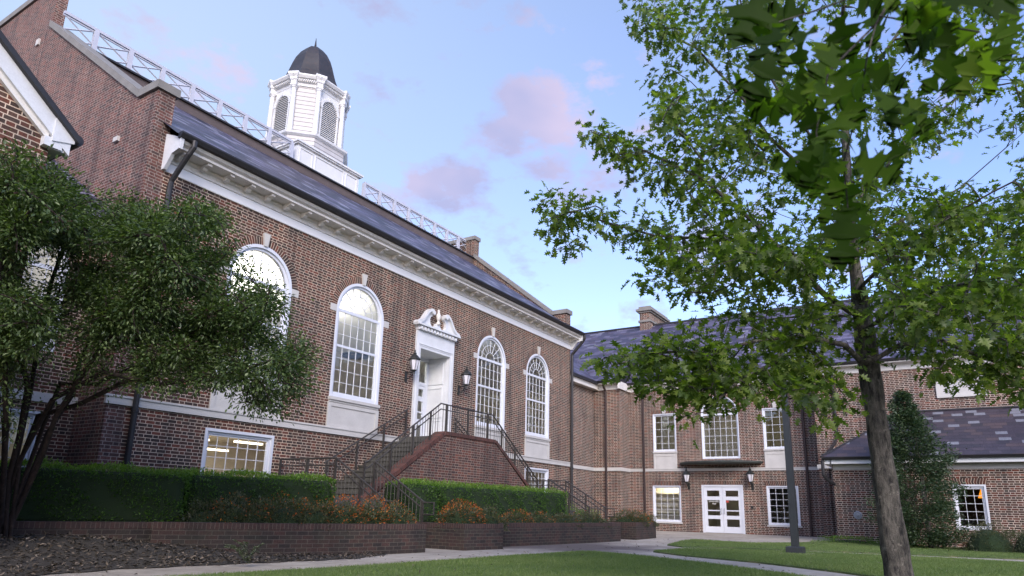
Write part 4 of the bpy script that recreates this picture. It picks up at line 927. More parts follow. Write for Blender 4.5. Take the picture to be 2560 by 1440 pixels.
# ------------------------------------------------------------------ planter walls
def ribbon(name, pts, z0, z1, th, label, closed=False):
    t_ = thing(name, label, 'planter wall', (pts[0][0], pts[0][1], 0), None)
    def strip(a0, a1, zz0, zz1, mat, nm, o0=0, uvcap=False):
        m = MB(); P = [Vector((p[0], p[1])) for p in pts]; nn = []
        for i in range(len(P)):
            d = (P[min(i+1, len(P)-1)]-P[max(i-1, 0)]).normalized(); nn.append(Vector((-d.y, d.x)))
        s = 0
        for i in range(len(P)-1):
            L_ = (P[i+1]-P[i]).length; q = [P[i]+nn[i]*a0, P[i+1]+nn[i+1]*a0, P[i+1]+nn[i+1]*a1, P[i]+nn[i]*a1]
            vs = [(v.x, v.y, zz0) for v in q]+[(v.x, v.y, zz1) for v in q]
            U = lambda z: [(s, zz0), (s+L_, zz0), (s+L_, zz1), (s, zz1)]
            if uvcap: f4 = [(.5, s), (.5, s+L_), (.6, s+L_), (.6, s)]
            else: f4 = U(0)
            fs = [(0, 1, 5, 4), (3, 2, 6, 7), (4, 5, 6, 7)]; uv = [f4, f4, [(.5, s), (.5, s+L_), (.68, s+L_), (.68, s)] if uvcap else [(s, .5), (s+L_, .5), (s+L_, .55), (s, .55)]]
            if i == 0: fs.append((0, 4, 7, 3)); uv.append([(0, zz0), (0, zz1), (th, zz1), (th, zz0)] if not uvcap else [(.5, 0), (.6, 0), (.6, .05), (.5, .05)])
            if i == len(P)-2: fs.append((1, 2, 6, 5)); uv.append([(0, zz0), (th, zz0), (th, zz1), (0, zz1)] if not uvcap else [(.5, 0), (.6, 0), (.6, .05), (.5, .05)])
            m.add(vs, fs, uv); s += L_
        return m.build(nm, mat, t_)
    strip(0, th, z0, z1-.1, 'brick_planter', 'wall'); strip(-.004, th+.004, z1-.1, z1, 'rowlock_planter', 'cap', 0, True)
    return t_
PZ = .59
ribbon('planter_wall', [(11.97, 9.7), (11.4, 9.72), (10.6, 9.85), (9.8, 10.08), (9.0, 10.4), (8.2, 10.8), (7.5, 11.2), (6.95, 11.6)][::-1], -.02, PZ, .3, 'curved low brick planter wall left of the stair opening')
ribbon('planter_wall', [(7.12, 11.72), (6.0, 12.1), (4.6, 12.55), (2.0, 13.3)][::-1], -.02, PZ-.01, .3, 'mossy low brick planter wall behind the multi-stemmed tree')
ribbon('planter_wall', [(13.35, 12.6), (13.2, 11.0), (13.17, 9.55), (14.5, 9.35), (14.75, 9.55)], -.02, PZ, .28, 'stepped low brick planter wall just right of the stair opening')
ribbon('planter_wall', [(14.8, 9.95), (16.2, 9.8), (18.2, 9.62), (20, 9.45), (21.7, 9.4), (21.95, 9.5), (22.1, 11.5)], -.02, PZ, .28, 'long low brick planter wall beside the stained paving')
ribbon('planter_wall', [(23.8, 12.0), (23.4, 10.6), (23.3, 9.5), (25.9, 9.75), (26.6, 10.8), (27, 13)], -.02, PZ, .28, 'farthest low brick planter wall near the double doors')
for nm, poly in (('planting_soil', [(2, 13.5), (7.1, 11.9), (9, 10.6), (11.8, 9.9), (11.75, 14.5), (2, 15.8)]), ('planting_soil', [(13.3, 9.75), (14.5, 9.55), (14.6, 12.7), (13.4, 12.7)]), ('planting_soil', [(14.6, 10.2), (16.2, 10.05), (21.8, 9.62), (22.0, 11.5), (22.2, 12.7), (14.6, 12.7)]), ('planting_soil', [(23.5, 9.7), (25.8, 9.95), (26.5, 11), (31.7, 14.5), (31, 15), (24, 14.5)])):
    o = sheet(nm, poly, 'soil', .47, cuts=()); tag(o, kind='structure')

# ------------------------------------------------------------------ wall lanterns
def lantern(name, label, group):
    t_ = thing(name, label, 'wall lantern', (0, 0, 0), group)   # local: +x out of the wall
    m = MB(); m.box(0, .03, -.05, .05, -.5, -.15); m.tube([(.02, 0, -.42), (.14, 0, -.4), (.26, 0, -.3), (.34, 0, -.22)], .016, 6); m.tube([(.02, 0, -.2), (.2, 0, -.19), (.34, 0, -.21)], .018, 6); m.build('bracket', 'iron', t_)
    hx = lambda r, z: [(.34+r*math.cos(R(60*k+30)), r*math.sin(R(60*k+30)), z) for k in range(6)]
    m = MB(); m.loft([hx(.04, -.26), hx(.03, -.2), hx(.06, -.17), hx(.09, -.15), hx(.09, -.13)]); 
    for k in range(6):
        a, b_ = hx(.088, -.13)[k], hx(.165, .2)[k]; m.tube([a, b_], .01, 4)
    m.loft([hx(.175, .19), hx(.2, .21), hx(.2, .23), hx(.14, .3), hx(.07, .37), hx(.05, .39)]); m.loft([hx(.05, .39), hx(.06, .42), hx(.02, .46), hx(.035, .49), hx(.005, .55)]); m.build('cage', 'iron', t_)
    m = MB(); m.loft([hx(.078, -.125), hx(.15, .19)]); m.build('glass_panes', 'frosted', t_)
    return t_
def dup(root, loc, rz, label):
    c = root.copy(); C.objects.link(c); c.location = loc; c.rotation_euler = (0, 0, rz); c['label'] = label
    for ch_ in list(root.children):
        k = ch_.copy(); C.objects.link(k); k.parent = c
    return c
ln = lantern('wall_lantern', 'black iron lantern left of the white pedimented entrance', 'black wall lanterns')
dup(ln, (19.42, 14.6, 5.36), -math.pi/2, 'black iron lantern right of the white pedimented entrance')
dup(ln, (33, 10.7, 2.55), math.pi, 'black iron lantern left of the white double doors')
dup(ln, (33, 7.72, 2.55), math.pi, 'black iron lantern right of the white double doors')
ln.location = (16.55, 14.6, 5.36); ln.rotation_euler = (0, 0, -math.pi/2)

# ------------------------------------------------------------------ lamp post
PX, PY = gp(1990, 1387)
lp = thing('lamp_post', 'dark grey tapered lamp post rising from the lawn into the oak leaves', 'lamp post', (PX, PY, 0))
m = MB(); b4 = lambda s, z: [(PX-s, PY-s, z), (PX+s, PY-s, z), (PX+s, PY+s, z), (PX-s, PY+s, z)]
m.loft([b4(.086, .1), b4(.072, 5.4)]); m.build('pole', 'pole_paint', lp)
m = MB(); m.loft([b4(.2, .03), b4(.2, .18), b4(.18, .2)]); m.build('base_plate', 'pole_paint', lp)
m = MB(); m.box(PX-.45, PX+.45, PY-.4, PY+.4, -.05, .04); m.build('footing', 'concrete', lp)
m = MB(); m.loft([b4(.3, 5.45), b4(.34, 5.5), b4(.34, 5.7), b4(.28, 5.74)]); m.box(PX-.08, PX+.08, PY-.08, PY+.08, 5.4, 5.46); m.build('lamp_head', 'pole_paint', lp)

# ------------------------------------------------------------------ foliage tools
def leafcloud(name, mat, pos, nrm, axis, size, tpl_v, tpl_f, parent=None, tone=None, wob=.3):
    """pos (n,3), nrm (n,3) leaf normal, axis (n,3) leaf direction, size (n,), tpl in (along, across, up)"""
    n = len(pos); tv = np.array(tpl_v, float); k = len(tv)
    ax = axis/np.linalg.norm(axis, axis=1, keepdims=True); sd_ = np.cross(nrm, ax); sd_ /= np.linalg.norm(sd_, axis=1, keepdims=True)+1e-9; nn = np.cross(ax, sd_)
    wf = (1-wob*nr.random(n))[:, None, None]; cf_ = (nr.uniform(.2, 2.2, n) if wob else np.ones(n))[:, None, None]
    V = pos[:, None, :]+size[:, None, None]*(tv[None, :, 0:1]*ax[:, None, :]+wf*tv[None, :, 1:2]*sd_[:, None, :]+cf_*tv[None, :, 2:3]*nn[:, None, :])
    V = V.reshape(-1, 3).astype(np.float32)
    fl = [len(f) for f in tpl_f]; base = np.concatenate([np.array(f) for f in tpl_f])
    li = (np.arange(n)[:, None]*k+base[None, :]).reshape(-1).astype(np.int32)
    tot_ = np.tile(np.array(fl), n).astype(np.int32); st_ = np.concatenate([[0], np.cumsum(tot_)[:-1]]).astype(np.int32)
    me = bpy.data.meshes.new(name); me.vertices.add(len(V)); me.vertices.foreach_set('co', V.ravel())
    me.loops.add(len(li)); me.loops.foreach_set('vertex_index', li); me.polygons.add(len(tot_)); me.polygons.foreach_set('loop_start', st_); me.polygons.foreach_set('loop_total', tot_)
    me.update(calc_edges=True); me.validate()
    at_ = me.attributes.new('tone', 'FLOAT', 'POINT'); tn_ = nr.random(n) if tone is None else tone
    at_.data.foreach_set('value', np.repeat(tn_, k).astype(np.float32))
    me.materials.append(M[mat]); o = bpy.data.objects.new(name, me); C.objects.link(o)
    if parent is not None: o.parent = parent; o.matrix_parent_inverse = Matrix.Translation(-wloc(parent))
    return o
def unit(n): v = nr.normal(size=(n, 3)); return v/np.linalg.norm(v, axis=1, keepdims=True)
# pin-oak leaf outline (half), mirrored; fan faces from the midrib
OH = [(0, .0), (.13, .012), (.17, .09), (.16, .22), (.23, .17), (.28, .1), (.34, .1), (.38, .24), (.44, .42), (.48, .3), (.57, .36), (.56, .2), (.6, .1), (.65, .09), (.71, .18), (.82, .31), (.8, .19), (.9, .18), (.86, .09), (.92, .08), (1.05, .0)]
def leaf_tpl(H, curl=.2, fold=.12):
    up_, dn = [], []
    v = []; f = []
    mid = sorted({round(p[0], 3) for p in H if True})
    for x in mid: v.append((x, 0, -curl*x*x))
    mi = {x: i for i, x in enumerate(mid)}
    for s in (1, -1):
        ids = []
        for (x, y) in H:
            if y < 1e-6: ids.append(mi[round(x, 3)])
            else: v.append((x, s*y, -curl*x*x+fold*y)); ids.append(len(v)-1)
        for (i, p), (j, q) in zip(list(enumerate(H)), list(enumerate(H))[1:]):
            a, b_ = mi[round(p[0], 3)], mi[round(q[0], 3)]
            face = [a, b_] if a != b_ else [a]
            for k in (ids[j], ids[i]):
                if k not in face: face.append(k)
            if len(face) >= 3: f.append(tuple(face) if s > 0 else tuple(face[::-1]))
    return v, f
OAKV, OAKF = leaf_tpl(OH)
# simpler lobed leaf for the standing oak
SO = [(0, 0), (.22, .05), (.3, .36), (.4, .12), (.56, .5), (.64, .13), (.84, .32), (.86, .08), (1.05, 0)]
SOV, SOF = leaf_tpl(SO, .15, .25)
ELV = [(0, 0, 0), (.5, .24, .06), (1, 0, -.05), (.5, -.24, .06)]; ELF = [(0, 1, 2), (0, 2, 3)]
BLV = [(0, -.5, 0), (0, .5, 0), (1, 0, 0)]; BLF = [(0, 1, 2)]
def polyhas(poly, x, y):
    c = False; n = len(poly)
    for i in range(n):
        (x1, y1), (x2, y2) = poly[i], poly[(i+1) % n]
        if (y1 > y) != (y2 > y) and x < (x2-x1)*(y-y1)/(y2-y1)+x1: c = not c
    return c
class Skel:
    def __init__(s): s.P = []; s.par = []; s.fix = {}
    def chain(s, pts, par=-1, step=.18):
        """adds a polyline, subdivided; returns last index"""
        if par < 0 and s.P and par == -1: 
            d = [(Vector(pts[0])-q).length for q in s.P]; par = int(np.argmin(d))
        last = par
        prev = Vector(pts[0])
        if par < 0: s.P.append(prev); s.par.append(-1); last = len(s.P)-1
        for p in pts[1:] if par < 0 else pts:
            p = Vector(p); a = s.P[last]; L_ = (p-a).length; k = max(1, int(L_/step))
            for i in range(1, k+1):
                q = a+(p-a)*i/k; s.P.append(q); s.par.append(last); last = len(s.P)-1
        return last
    def twig(s, tgt, sag=.1, step=.16):
        A = np.array([tuple(q) for q in s.P]); t = np.array(tuple(tgt)); d = np.linalg.norm(A-t, axis=1); i = int(np.argmin(d)); a = s.P[i]; L_ = d[i]
        if L_ < .05: return i
        m = (a+tgt)/2+Vector((rnd.uniform(-1, 1), rnd.uniform(-1, 1), rnd.uniform(-.4, 1)))*L_*sag
        k = max(2, int(L_/step)); last = i
        for j in range(1, k+1):
            u = j/k; q = a*(1-u)**2+m*2*u*(1-u)+tgt*u*u; s.P.append(q); s.par.append(last); last = len(s.P)-1
        return last
    def radii(s, tip=.005, ex=2.3, minr=None):
        n = len(s.P); acc = [0.0]*n; ch = [0]*n
        for i in range(n-1, -1, -1):
            if acc[i] == 0: acc[i] = tip**ex
            if s.par[i] >= 0: acc[s.par[i]] += acc[i]
        return [a**(1/ex) for a in acc]
def skel_mesh(sk, rad, name, mat, parent, sel=None, seg=None, rmin=0):
    """tubes along maximal chains (follow the thickest child)"""
    n = len(sk.P); kids = [[] for _ in range(n)]
    for i, p in enumerate(sk.par):
        if p >= 0: kids[p].append(i)
    mb = MB(); starts = [i for i in range(n) if sk.par[i] < 0]; stack = [(None, i) for i in starts]
    while stack:
        p, i = stack.pop(); pts = [] ; rr = []
        if p is not None: pts.append(sk.P[p]); rr.append(min(rad[p], rad[i]*1.15))
        while True:
            pts.append(sk.P[i]); rr.append(rad[i])
            if not kids[i]: break
            ks = sorted(kids[i], key=lambda k: -rad[k]); 
            for k in ks[1:]: stack.append((i, k))
            i = ks[0]
        if len(pts) > 1 and max(rr) > rmin: mb.tube(pts, rr, 10 if max(rr) > .05 else (6 if max(rr) > .015 else 3), cap=False)
    return mb.build(name, mat, parent, smooth=True)

# ------------------------------------------------------------------ big oak in front of the right building
TX, TY = 9.55, .64
def zpx(py):   # height on the trunk axis seen at photo row py
    lo, hi = -1, 14
    for _ in range(40):
        mid = (lo+hi)/2; d = Vector((TX, TY, mid-EYE)); y = CY-FOC*d.dot(up)/d.dot(fw)
        if y > py: lo = mid
        else: hi = mid
    return lo
TRC = [(240, 2112), (380, 2118), (520, 2126), (650, 2136), (700, 2141), (780, 2157), (900, 2171), (1000, 2183), (1200, 2213), (1400, 2240), (1512, 2256)]
def tp(py, dx=0, dy=0):
    z = zpx(py); d = Vector((TX, TY, z-EYE)); fd = d.dot(fw); x = CX+FOC*d.dot(rt)/fd; xm = float(np.interp(py, [a for a, _ in TRC], [b_ for _, b_ in TRC])); k = (xm-x)/FOC*fd
    return Vector((TX+rt.x*k+dx*.3, TY+rt.y*k+dy*.3, z))
oak = thing('oak_tree', 'large lobed-leaf oak with rough grey trunk standing on the right lawn', 'tree', (TX, TY, 0))
sk = Skel()
trunk = [tp(1512)-Vector((0, 0, .1)), tp(1440), tp(1340), tp(1250, .0, .01), tp(1050, .01, -.02), tp(900, 0, .0), tp(780, -.02, .02), tp(650, .02, .01), tp(520, .04, .02), tp(380, 0, .06), tp(240, .05, .05), tp(80, 0, .1), tp(-140, .1, .0), tp(-330, .0, .1)]
trunk = [Vector(p) for p in trunk]
sk.chain(trunk, -2, .15); ntr = len(sk.P)
LIMBS = [
 [(2120, 775, 8.6), (2060, 735, 8.6), (1990, 670, 8.6), (1890, 612, 8.7), (1820, 600, 8.8), (1640, 590, 8.9), (1530, 560, 9.0), (1400, 520, 9.1)],
 [(1990, 665, 8.6), (1890, 560, 8.9), (1760, 450, 9.2), (1620, 380, 9.4), (1500, 340, 9.5)],
 [(2128, 560, 9.2), (2040, 450, 9.5), (1920, 340, 9.8), (1860, 250, 10.0), (1740, 120, 10.3), (1620, 60, 10.4)],
 [(2125, 440, 9.6), (1990, 300, 9.3), (1900, 150, 9.2), (1850, 0, 9.3), (1800, -120, 9.4)],
 [(2150, 900, 8.4), (2110, 862, 8.2), (2000, 840, 8.0), (1900, 850, 7.8), (1780, 880, 7.6), (1650, 880, 7.5), (1510, 895, 7.4)],
 [(2030, 845, 8.1), (1950, 900, 7.7), (1850, 950, 7.3), (1760, 1030, 7.0)],
 [(2125, 790, 8.6), (2020, 790, 9.2), (1900, 800, 9.8), (1760, 790, 10.2)],
 [(2150, 720, 8.6), (2230, 640, 8.2), (2340, 560, 7.9), (2480, 480, 7.6), (2640, 400, 7.4)],
 [(2130, 520, 9.3), (2230, 400, 9.8), (2350, 280, 10.2), (2500, 150, 10.6), (2650, 60, 10.9)],
 [(2185, 900, 8.3), (2250, 862, 8.4), (2350, 850, 8.5), (2450, 890, 8.6), (2560, 930, 8.7), (2680, 960, 8.8)],
 [(2170, 820, 8.5), (2260, 760, 7.6), (2350, 720, 7.0), (2460, 700, 6.5), (2600, 680, 6.2)],
 [(2140, 640, 8.9), (2240, 560, 9.8), (2400, 470, 10.8), (2560, 330, 11.5)],
 [(2120, 300, 9.9), (2200, 150, 9.8), (2300, 0, 9.9), (2420, -150, 10)],
 [(2140, 640, 8.9), (2060, 640, 7.9), (1970, 620, 7.3), (1860, 640, 6.9), (1740, 680, 6.7)],
]
for l in LIMBS: sk.chain([at(*p) for p in l], -1, .18)
CROWN = [  # polygon in the photo, depth range, number of leaf clusters
 ([(1345, 500), (1400, 465), (1500, 480), (1570, 500), (1640, 520), (1700, 560), (1640, 640), (1520, 610), (1440, 640), (1370, 620)], 8.6, 9.6, 38),
 ([(1450, 320), (1500, 315), (1600, 380), (1700, 430), (1780, 520), (1700, 520), (1560, 450), (1500, 380)], 8.8, 9.8, 34),
 ([(1565, 30), (1640, -40), (1760, -40), (1840, 100), (1870, 220), (1950, 330), (1900, 420), (1760, 380), (1640, 300), (1620, 230), (1680, 160), (1600, 80)], 9.2, 10.6, 95),
 ([(1640, 180), (1850, 300), (2050, 500), (2100, 650), (1900, 640), (1720, 540), (1620, 420), (1600, 340)], 8.0, 10.4, 120),
 ([(1600, 560), (1800, 560), (2080, 640), (2100, 760), (1900, 760), (1700, 740), (1600, 740), (1590, 680), (1640, 640)], 7.0, 9.6, 110),
 ([(1690, 760), (2100, 740), (2140, 900), (2000, 960), (1800, 960), (1720, 900), (1760, 820)], 7.2, 9.8, 75),
 ([(1470, 900), (1560, 880), (1700, 820), (1800, 860), (1850, 960), (1700, 985), (1560, 945), (1490, 925)], 7.0, 8.0, 54),
 ([(1700, 940), (1900, 920), (2120, 930), (2140, 1040), (2080, 1060), (1980, 1010), (1880, 1010), (1800, 1010), (1740, 1060), (1690, 1075), (1680, 1040)], 6.8, 8.2, 52),
 ([(1800, -60), (2200, -200), (2600, -150), (2650, 200), (2300, 250), (2000, 330), (1860, 200)], 8.5, 11, 130),
 ([(2000, 330), (2300, 220), (2650, 180), (2650, 330), (2400, 350), (2280, 420), (2150, 520)], 8.5, 11, 70),
 ([(2060, 480), (2280, 440), (2420, 500), (2650, 380), (2650, 620), (2400, 640), (2200, 640), (2100, 640)], 7.4, 11, 150),
 ([(2180, 620), (2650, 600), (2650, 860), (2400, 840), (2200, 840)], 6.2, 9.5, 160),
 ([(2230, 830), (2650, 830), (2650, 1000), (2540, 1010), (2480, 950), (2430, 1000), (2360, 960), (2250, 900)], 7.8, 9, 70),
]
tips = []
for poly, f0, f1, n in CROWN:
    xs = [p[0] for p in poly]; ys = [p[1] for p in poly]; k = 0
    while k < n:
        x, y = rnd.uniform(min(xs), max(xs)), rnd.uniform(min(ys), max(ys))
        if polyhas(poly, x, y): tips.append(at(x, y, rnd.uniform(f0, f1))); k += 1
tipidx = []
A0 = np.array([tuple(q) for q in sk.P])
tips.sort(key=lambda t: float(np.min(np.linalg.norm(A0-np.array(tuple(t)), axis=1))))
for t in tips: tipidx.append(sk.twig(t, .13, .12))
rad = sk.radii(.0055, 2.35)
# trunk radii measured off the photograph
tz = [(-.1, .18), (zpx(1440), .152), (zpx(1250), .13), (zpx(1050), .118), (zpx(920), .13), (zpx(860), .125), (zpx(780), .108), (zpx(700), .08), (zpx(650), .07), (zpx(520), .062), (zpx(380), .048), (zpx(80), .03), (zpx(-330), .01)]
for i in range(ntr): rad[i] = float(np.interp(sk.P[i].z, [a for a, _ in tz], [b_ for _, b_ in tz]))*(1+.05*math.sin(i*1.7))
for i in range(ntr, len(rad)): rad[i] = min(rad[i], .062)
# split: trunk nodes / branches
def subskel(idx):
    s = Skel(); mp_ = {}
    for i in idx: mp_[i] = len(s.P); s.P.append(sk.P[i]); s.par.append(mp_.get(sk.par[i], -1))
    return s
s1 = Skel(); s1.P = sk.P[:ntr]; s1.par = sk.par[:ntr]
pts = s1.P; mb = MB(); vs = []; seg = 28
for i, p in enumerate(pts):
    for k in range(seg):
        t = 2*math.pi*k/seg; rr = rad[i]*(1+.07*math.sin(3*t+i*.13)+.05*math.sin(7*t+i*.3)+.03*rnd.uniform(-1, 1)-.16*max(0, math.cos(t-3.6))**14); vs.append((p.x+rr*math.cos(t), p.y+rr*math.sin(t), p.z))
mb.add(vs, [(i*seg+k, i*seg+(k+1) % seg, (i+1)*seg+(k+1) % seg, (i+1)*seg+k) for i in range(len(pts)-1) for k in range(seg)])
mb.build('trunk', 'oak_bark', oak, True)
s2 = Skel(); s2.P = list(sk.P); s2.par = list(sk.par)
for i in range(ntr): s2.par[i] = -1
skel_mesh(s2, rad, 'limbs', 'oak_bark', oak)
def leaves_on(skel, idxs, per, span, jitter, size, name, mat, V_, F_, parent, droop=.35, upn=.9, tonef=None):
    P, AX, NR, SZ = [], [], [], []
    for i in idxs:
        ch_ = [i]
        while skel.par[ch_[-1]] >= 0 and len(ch_) < span: ch_.append(skel.par[ch_[-1]])
        tipd = (skel.P[ch_[0]]-skel.P[ch_[min(2, len(ch_)-1)]])
        tipd = tipd.normalized() if tipd.length > 1e-4 else Vector((1, 0, 0))
        for _ in range(per):
            u = rnd.random()**1.5*(len(ch_)-1); a = int(u); b_ = min(a+1, len(ch_)-1); p = skel.P[ch_[a]].lerp(skel.P[ch_[b_]], u-a)
            off = Vector((rnd.gauss(0, 1), rnd.gauss(0, 1), rnd.gauss(0, .7)))*jitter
            P.append(p+off*.6); d = (off.normalized()*1.0+tipd*.6+Vector((0, 0, -droop))); AX.append(d); NR.append(Vector((rnd.gauss(0, .5), rnd.gauss(0, .5), upn))); SZ.append(rnd.uniform(*size))
    return leafcloud(name, mat, np.array([tuple(p) for p in P]), np.array([tuple(p) for p in NR]), np.array([tuple(p) for p in AX]), np.array(SZ), V_, F_, parent)
leaves_on(sk, tipidx, 17, 6, .16, (.09, .15), 'crown', 'oak_leaf', SOV, SOF, oak)

# ------------------------------------------------------------------ crape myrtle on the left
mt_ = thing('crape_myrtle', 'multi-stemmed small-leaved tree leaning in from the lower left corner', 'tree', tuple(at(2, 1352, 10.2)))
sk = Skel(); base = at(2, 1352, 10.2); base.z = .2
STEMS = [
 [(60, 1200, 10.2), (110, 1060, 10.2), (150, 960, 10.2), (240, 960, 10.3), (330, 920, 10.4), (430, 900, 10.5), (560, 880, 10.6)],
 [(40, 1180, 10.1), (95, 1040, 10.0), (200, 1010, 9.9), (300, 960, 9.8), (400, 910, 9.7), (520, 800, 9.6)],
 [(80, 1180, 10.3), (120, 1080, 10.6), (180, 990, 10.9), (200, 900, 11.2), (270, 780, 11.4), (330, 650, 11.6)],
 [(30, 1200, 10.2), (60, 1060, 10.4), (80, 960, 10.5), (95, 850, 10.7), (130, 700, 10.9), (180, 560, 11.0), (160, 470, 11.0)],
 [(20, 1200, 10.0), (50, 1080, 9.8), (70, 960, 9.6), (40, 860, 9.5), (20, 740, 9.4), (60, 560, 9.3), (60, 450, 9.3)],
 [(70, 1220, 10.2), (110, 1130, 10.0), (140, 1040, 9.8), (230, 900, 9.4), (320, 780, 9.2), (420, 640, 9.0)],
 [(10, 1200, 10.3), (5, 1060, 10.4), (-5, 900, 10.6), (-40, 700, 10.8)],
 [(50, 1150, 10.1), (130, 1000, 9.7), (260, 930, 9.5), (400, 960, 9.4), (560, 940, 9.3), (680, 900, 9.2)],
 [(10, 1180, 9.7), (15, 1040, 9.2), (10, 880, 8.8), (0, 700, 8.5), (20, 520, 8.4)],
 [(20, 1100, 10.6), (30, 1000, 11.0), (80, 930, 11.3), (140, 860, 11.6)],
]
sk.P.append(base); sk.par.append(-1)
for i, l in enumerate(STEMS):
    P0 = base+Vector((rnd.uniform(-.1, .16), rnd.uniform(-.12, .12), 0)); sk.chain([P0]+[at(*p) for p in l], 0, .2)
MC = [
 ([(-60, 380), (30, 365), (120, 430), (260, 480), (400, 500), (520, 560), (600, 640), (640, 760), (600, 860), (350, 860), (100, 840), (40, 560), (-60, 560)], 9.0, 11.9, 300),
 ([(-60, 375), (60, 372), (160, 440), (170, 600), (60, 600), (40, 720), (110, 740), (120, 860), (-60, 930)], 7.9, 9.2, 150),
 ([(300, 820), (640, 760), (700, 830), (780, 860), (760, 960), (700, 1050), (640, 1050), (560, 960), (420, 960)], 9.0, 10.6, 110),
 ([(620, 640), (660, 680), (700, 760), (790, 880), (740, 900), (640, 800)], 9.4, 10.4, 24),
 ([(120, 480), (300, 520), (420, 520), (500, 500), (560, 560), (620, 680), (560, 800), (200, 800)], 8.8, 10.4, 120),
 ([(430, 480), (520, 520), (560, 560), (500, 560)], 10, 10.6, 8),
]
tips = []
for poly, f0, f1, n in MC:
    xs = [p[0] for p in poly]; ys = [p[1] for p in poly]; k = 0
    while k < n:
        x, y = rnd.uniform(min(xs), max(xs)), rnd.uniform(min(ys), max(ys))
        if 50 < x < 150 and 610 < y < 730 and rnd.random() < .8: continue
        if polyhas(poly, x, y): tips.append(at(x, y, rnd.uniform(f0, f1))); k += 1
A0 = np.array([tuple(q) for q in sk.P]); tips.sort(key=lambda t: float(np.min(np.linalg.norm(A0-np.array(tuple(t)), axis=1))))
tipidx = [sk.twig(t, .13, .1) for t in tips]
rad = sk.radii(.0085, 2.6); rad = [min(r, .062) for r in rad]; rad[0] = .12
skel_mesh(sk, rad, 'stems', 'myrtle_bark', mt_)
leaves_on(sk, tipidx, 165, 9, .19, (.045, .08), 'crown', 'myrtle_leaf', ELV, ELF, mt_, .3, .8)
leaves_on(sk, [i for i in tipidx if rnd.random() < .45], 16, 3, .07, (.03, .045), 'seed_heads', 'myrtle_seed', ELV, ELF, mt_, -.2, .2)

# ------------------------------------------------------------------ oak branch hanging close to the camera
br = thing('oak_branch', 'dark oak branch with big lobed leaves hanging close overhead at the upper right', 'branch', tuple(at(2200, -200, 1.6)))
sk = Skel()
sk.chain([at(2330, -260, 1.7), at(2260, -60, 1.6), at(2190, 60, 1.55), at(2170, 130, 1.5)], -2, .04)
NB = [[(2190, 60, 1.55), (2070, 180, 1.5), (2040, 330, 1.5), (2060, 470, 1.55)], [(2260, -60, 1.6), (2060, 20, 1.6), (1930, 60, 1.6)], [(2200, 40, 1.55), (2330, 60, 1.45), (2450, 80, 1.4)], [(2170, 130, 1.5), (2150, 260, 1.6), (2110, 400, 1.7), (2120, 520, 1.7)], [(2070, 180, 1.5), (1980, 220, 1.45), (1930, 300, 1.45)], [(2300, -200, 1.6), (2480, -60, 1.5), (2600, 0, 1.5)]]
for l in NB: sk.chain([at(*p) for p in l], -1, .04)
rad = [min(r, .012) for r in sk.radii(.0022, 2.2)]; skel_mesh(sk, rad, 'twigs', 'oak_bark', br)
P, AX, NR, SZ = [], [], [], []
def nl(x, y, x2, y2, fd, k):
    a, b_ = at(x, y, fd), at(x2, y2, fd+rnd.uniform(-.05, .05)); d = b_-a; a = a+d*rnd.uniform(0, .2); P.append(a); AX.append(d); SZ.append(d.length*k*1.0)
    NR.append(-fw*.8+Vector((rnd.gauss(0, .8), rnd.gauss(0, .8), rnd.gauss(0, .8))))
SPR = [((1985, 45), 125, 9), ((1930, 40), 120, 5), ((2040, 150), 135, 10), ((1960, 200), 130, 8), ((2000, 290), 135, 8), ((2080, 330), 140, 9), ((2120, 230), 135, 8), ((2180, 130), 135, 8), ((2040, 390), 125, 6), ((2120, 410), 130, 7), ((2190, 330), 125, 7), ((2230, 230), 120, 5), ((2100, 60), 130, 8), ((2260, 30), 130, 8), ((2350, 40), 140, 8), ((2430, 60), 150, 9), ((2500, 20), 140, 7), ((2560, 30), 140, 5), ((2400, -40), 130, 6), ((2250, -50), 130, 6), ((2100, -50), 130, 6), ((2120, 490), 105, 3), ((2390, 130), 130, 5)]
for (c_, L_, n_) in SPR:
    for k in range(max(2, int(n_*.62))):
        t = math.pi/2+rnd.gauss(0, .95)+(.35 if c_[0] < 2050 else -.1); l2 = L_*rnd.uniform(.8, 1.15); x, y = c_[0]+rnd.gauss(0, 28), c_[1]+rnd.gauss(0, 28)
        nl(x, y, x+l2*math.cos(t), y+l2*math.sin(t), rnd.uniform(1.25, 1.9), 1.0)
for q in [(1920, -60, 1840, 130), (1960, 60, 1850, 100), (1950, 110, 1880, 230), (2110, 500, 2110, 660), (2440, 90, 2410, 240), (2450, 90, 2490, 230), (2010, 250, 1910, 300), (2150, 500, 2175, 620)]: nl(*q, 1.5, 1.0)
leafcloud('leaves', 'oak_leaf_near', np.array([tuple(p) for p in P]), np.array([tuple(p) for p in NR]), np.array([tuple(p) for p in AX]), np.array(SZ), OAKV, OAKF, br)

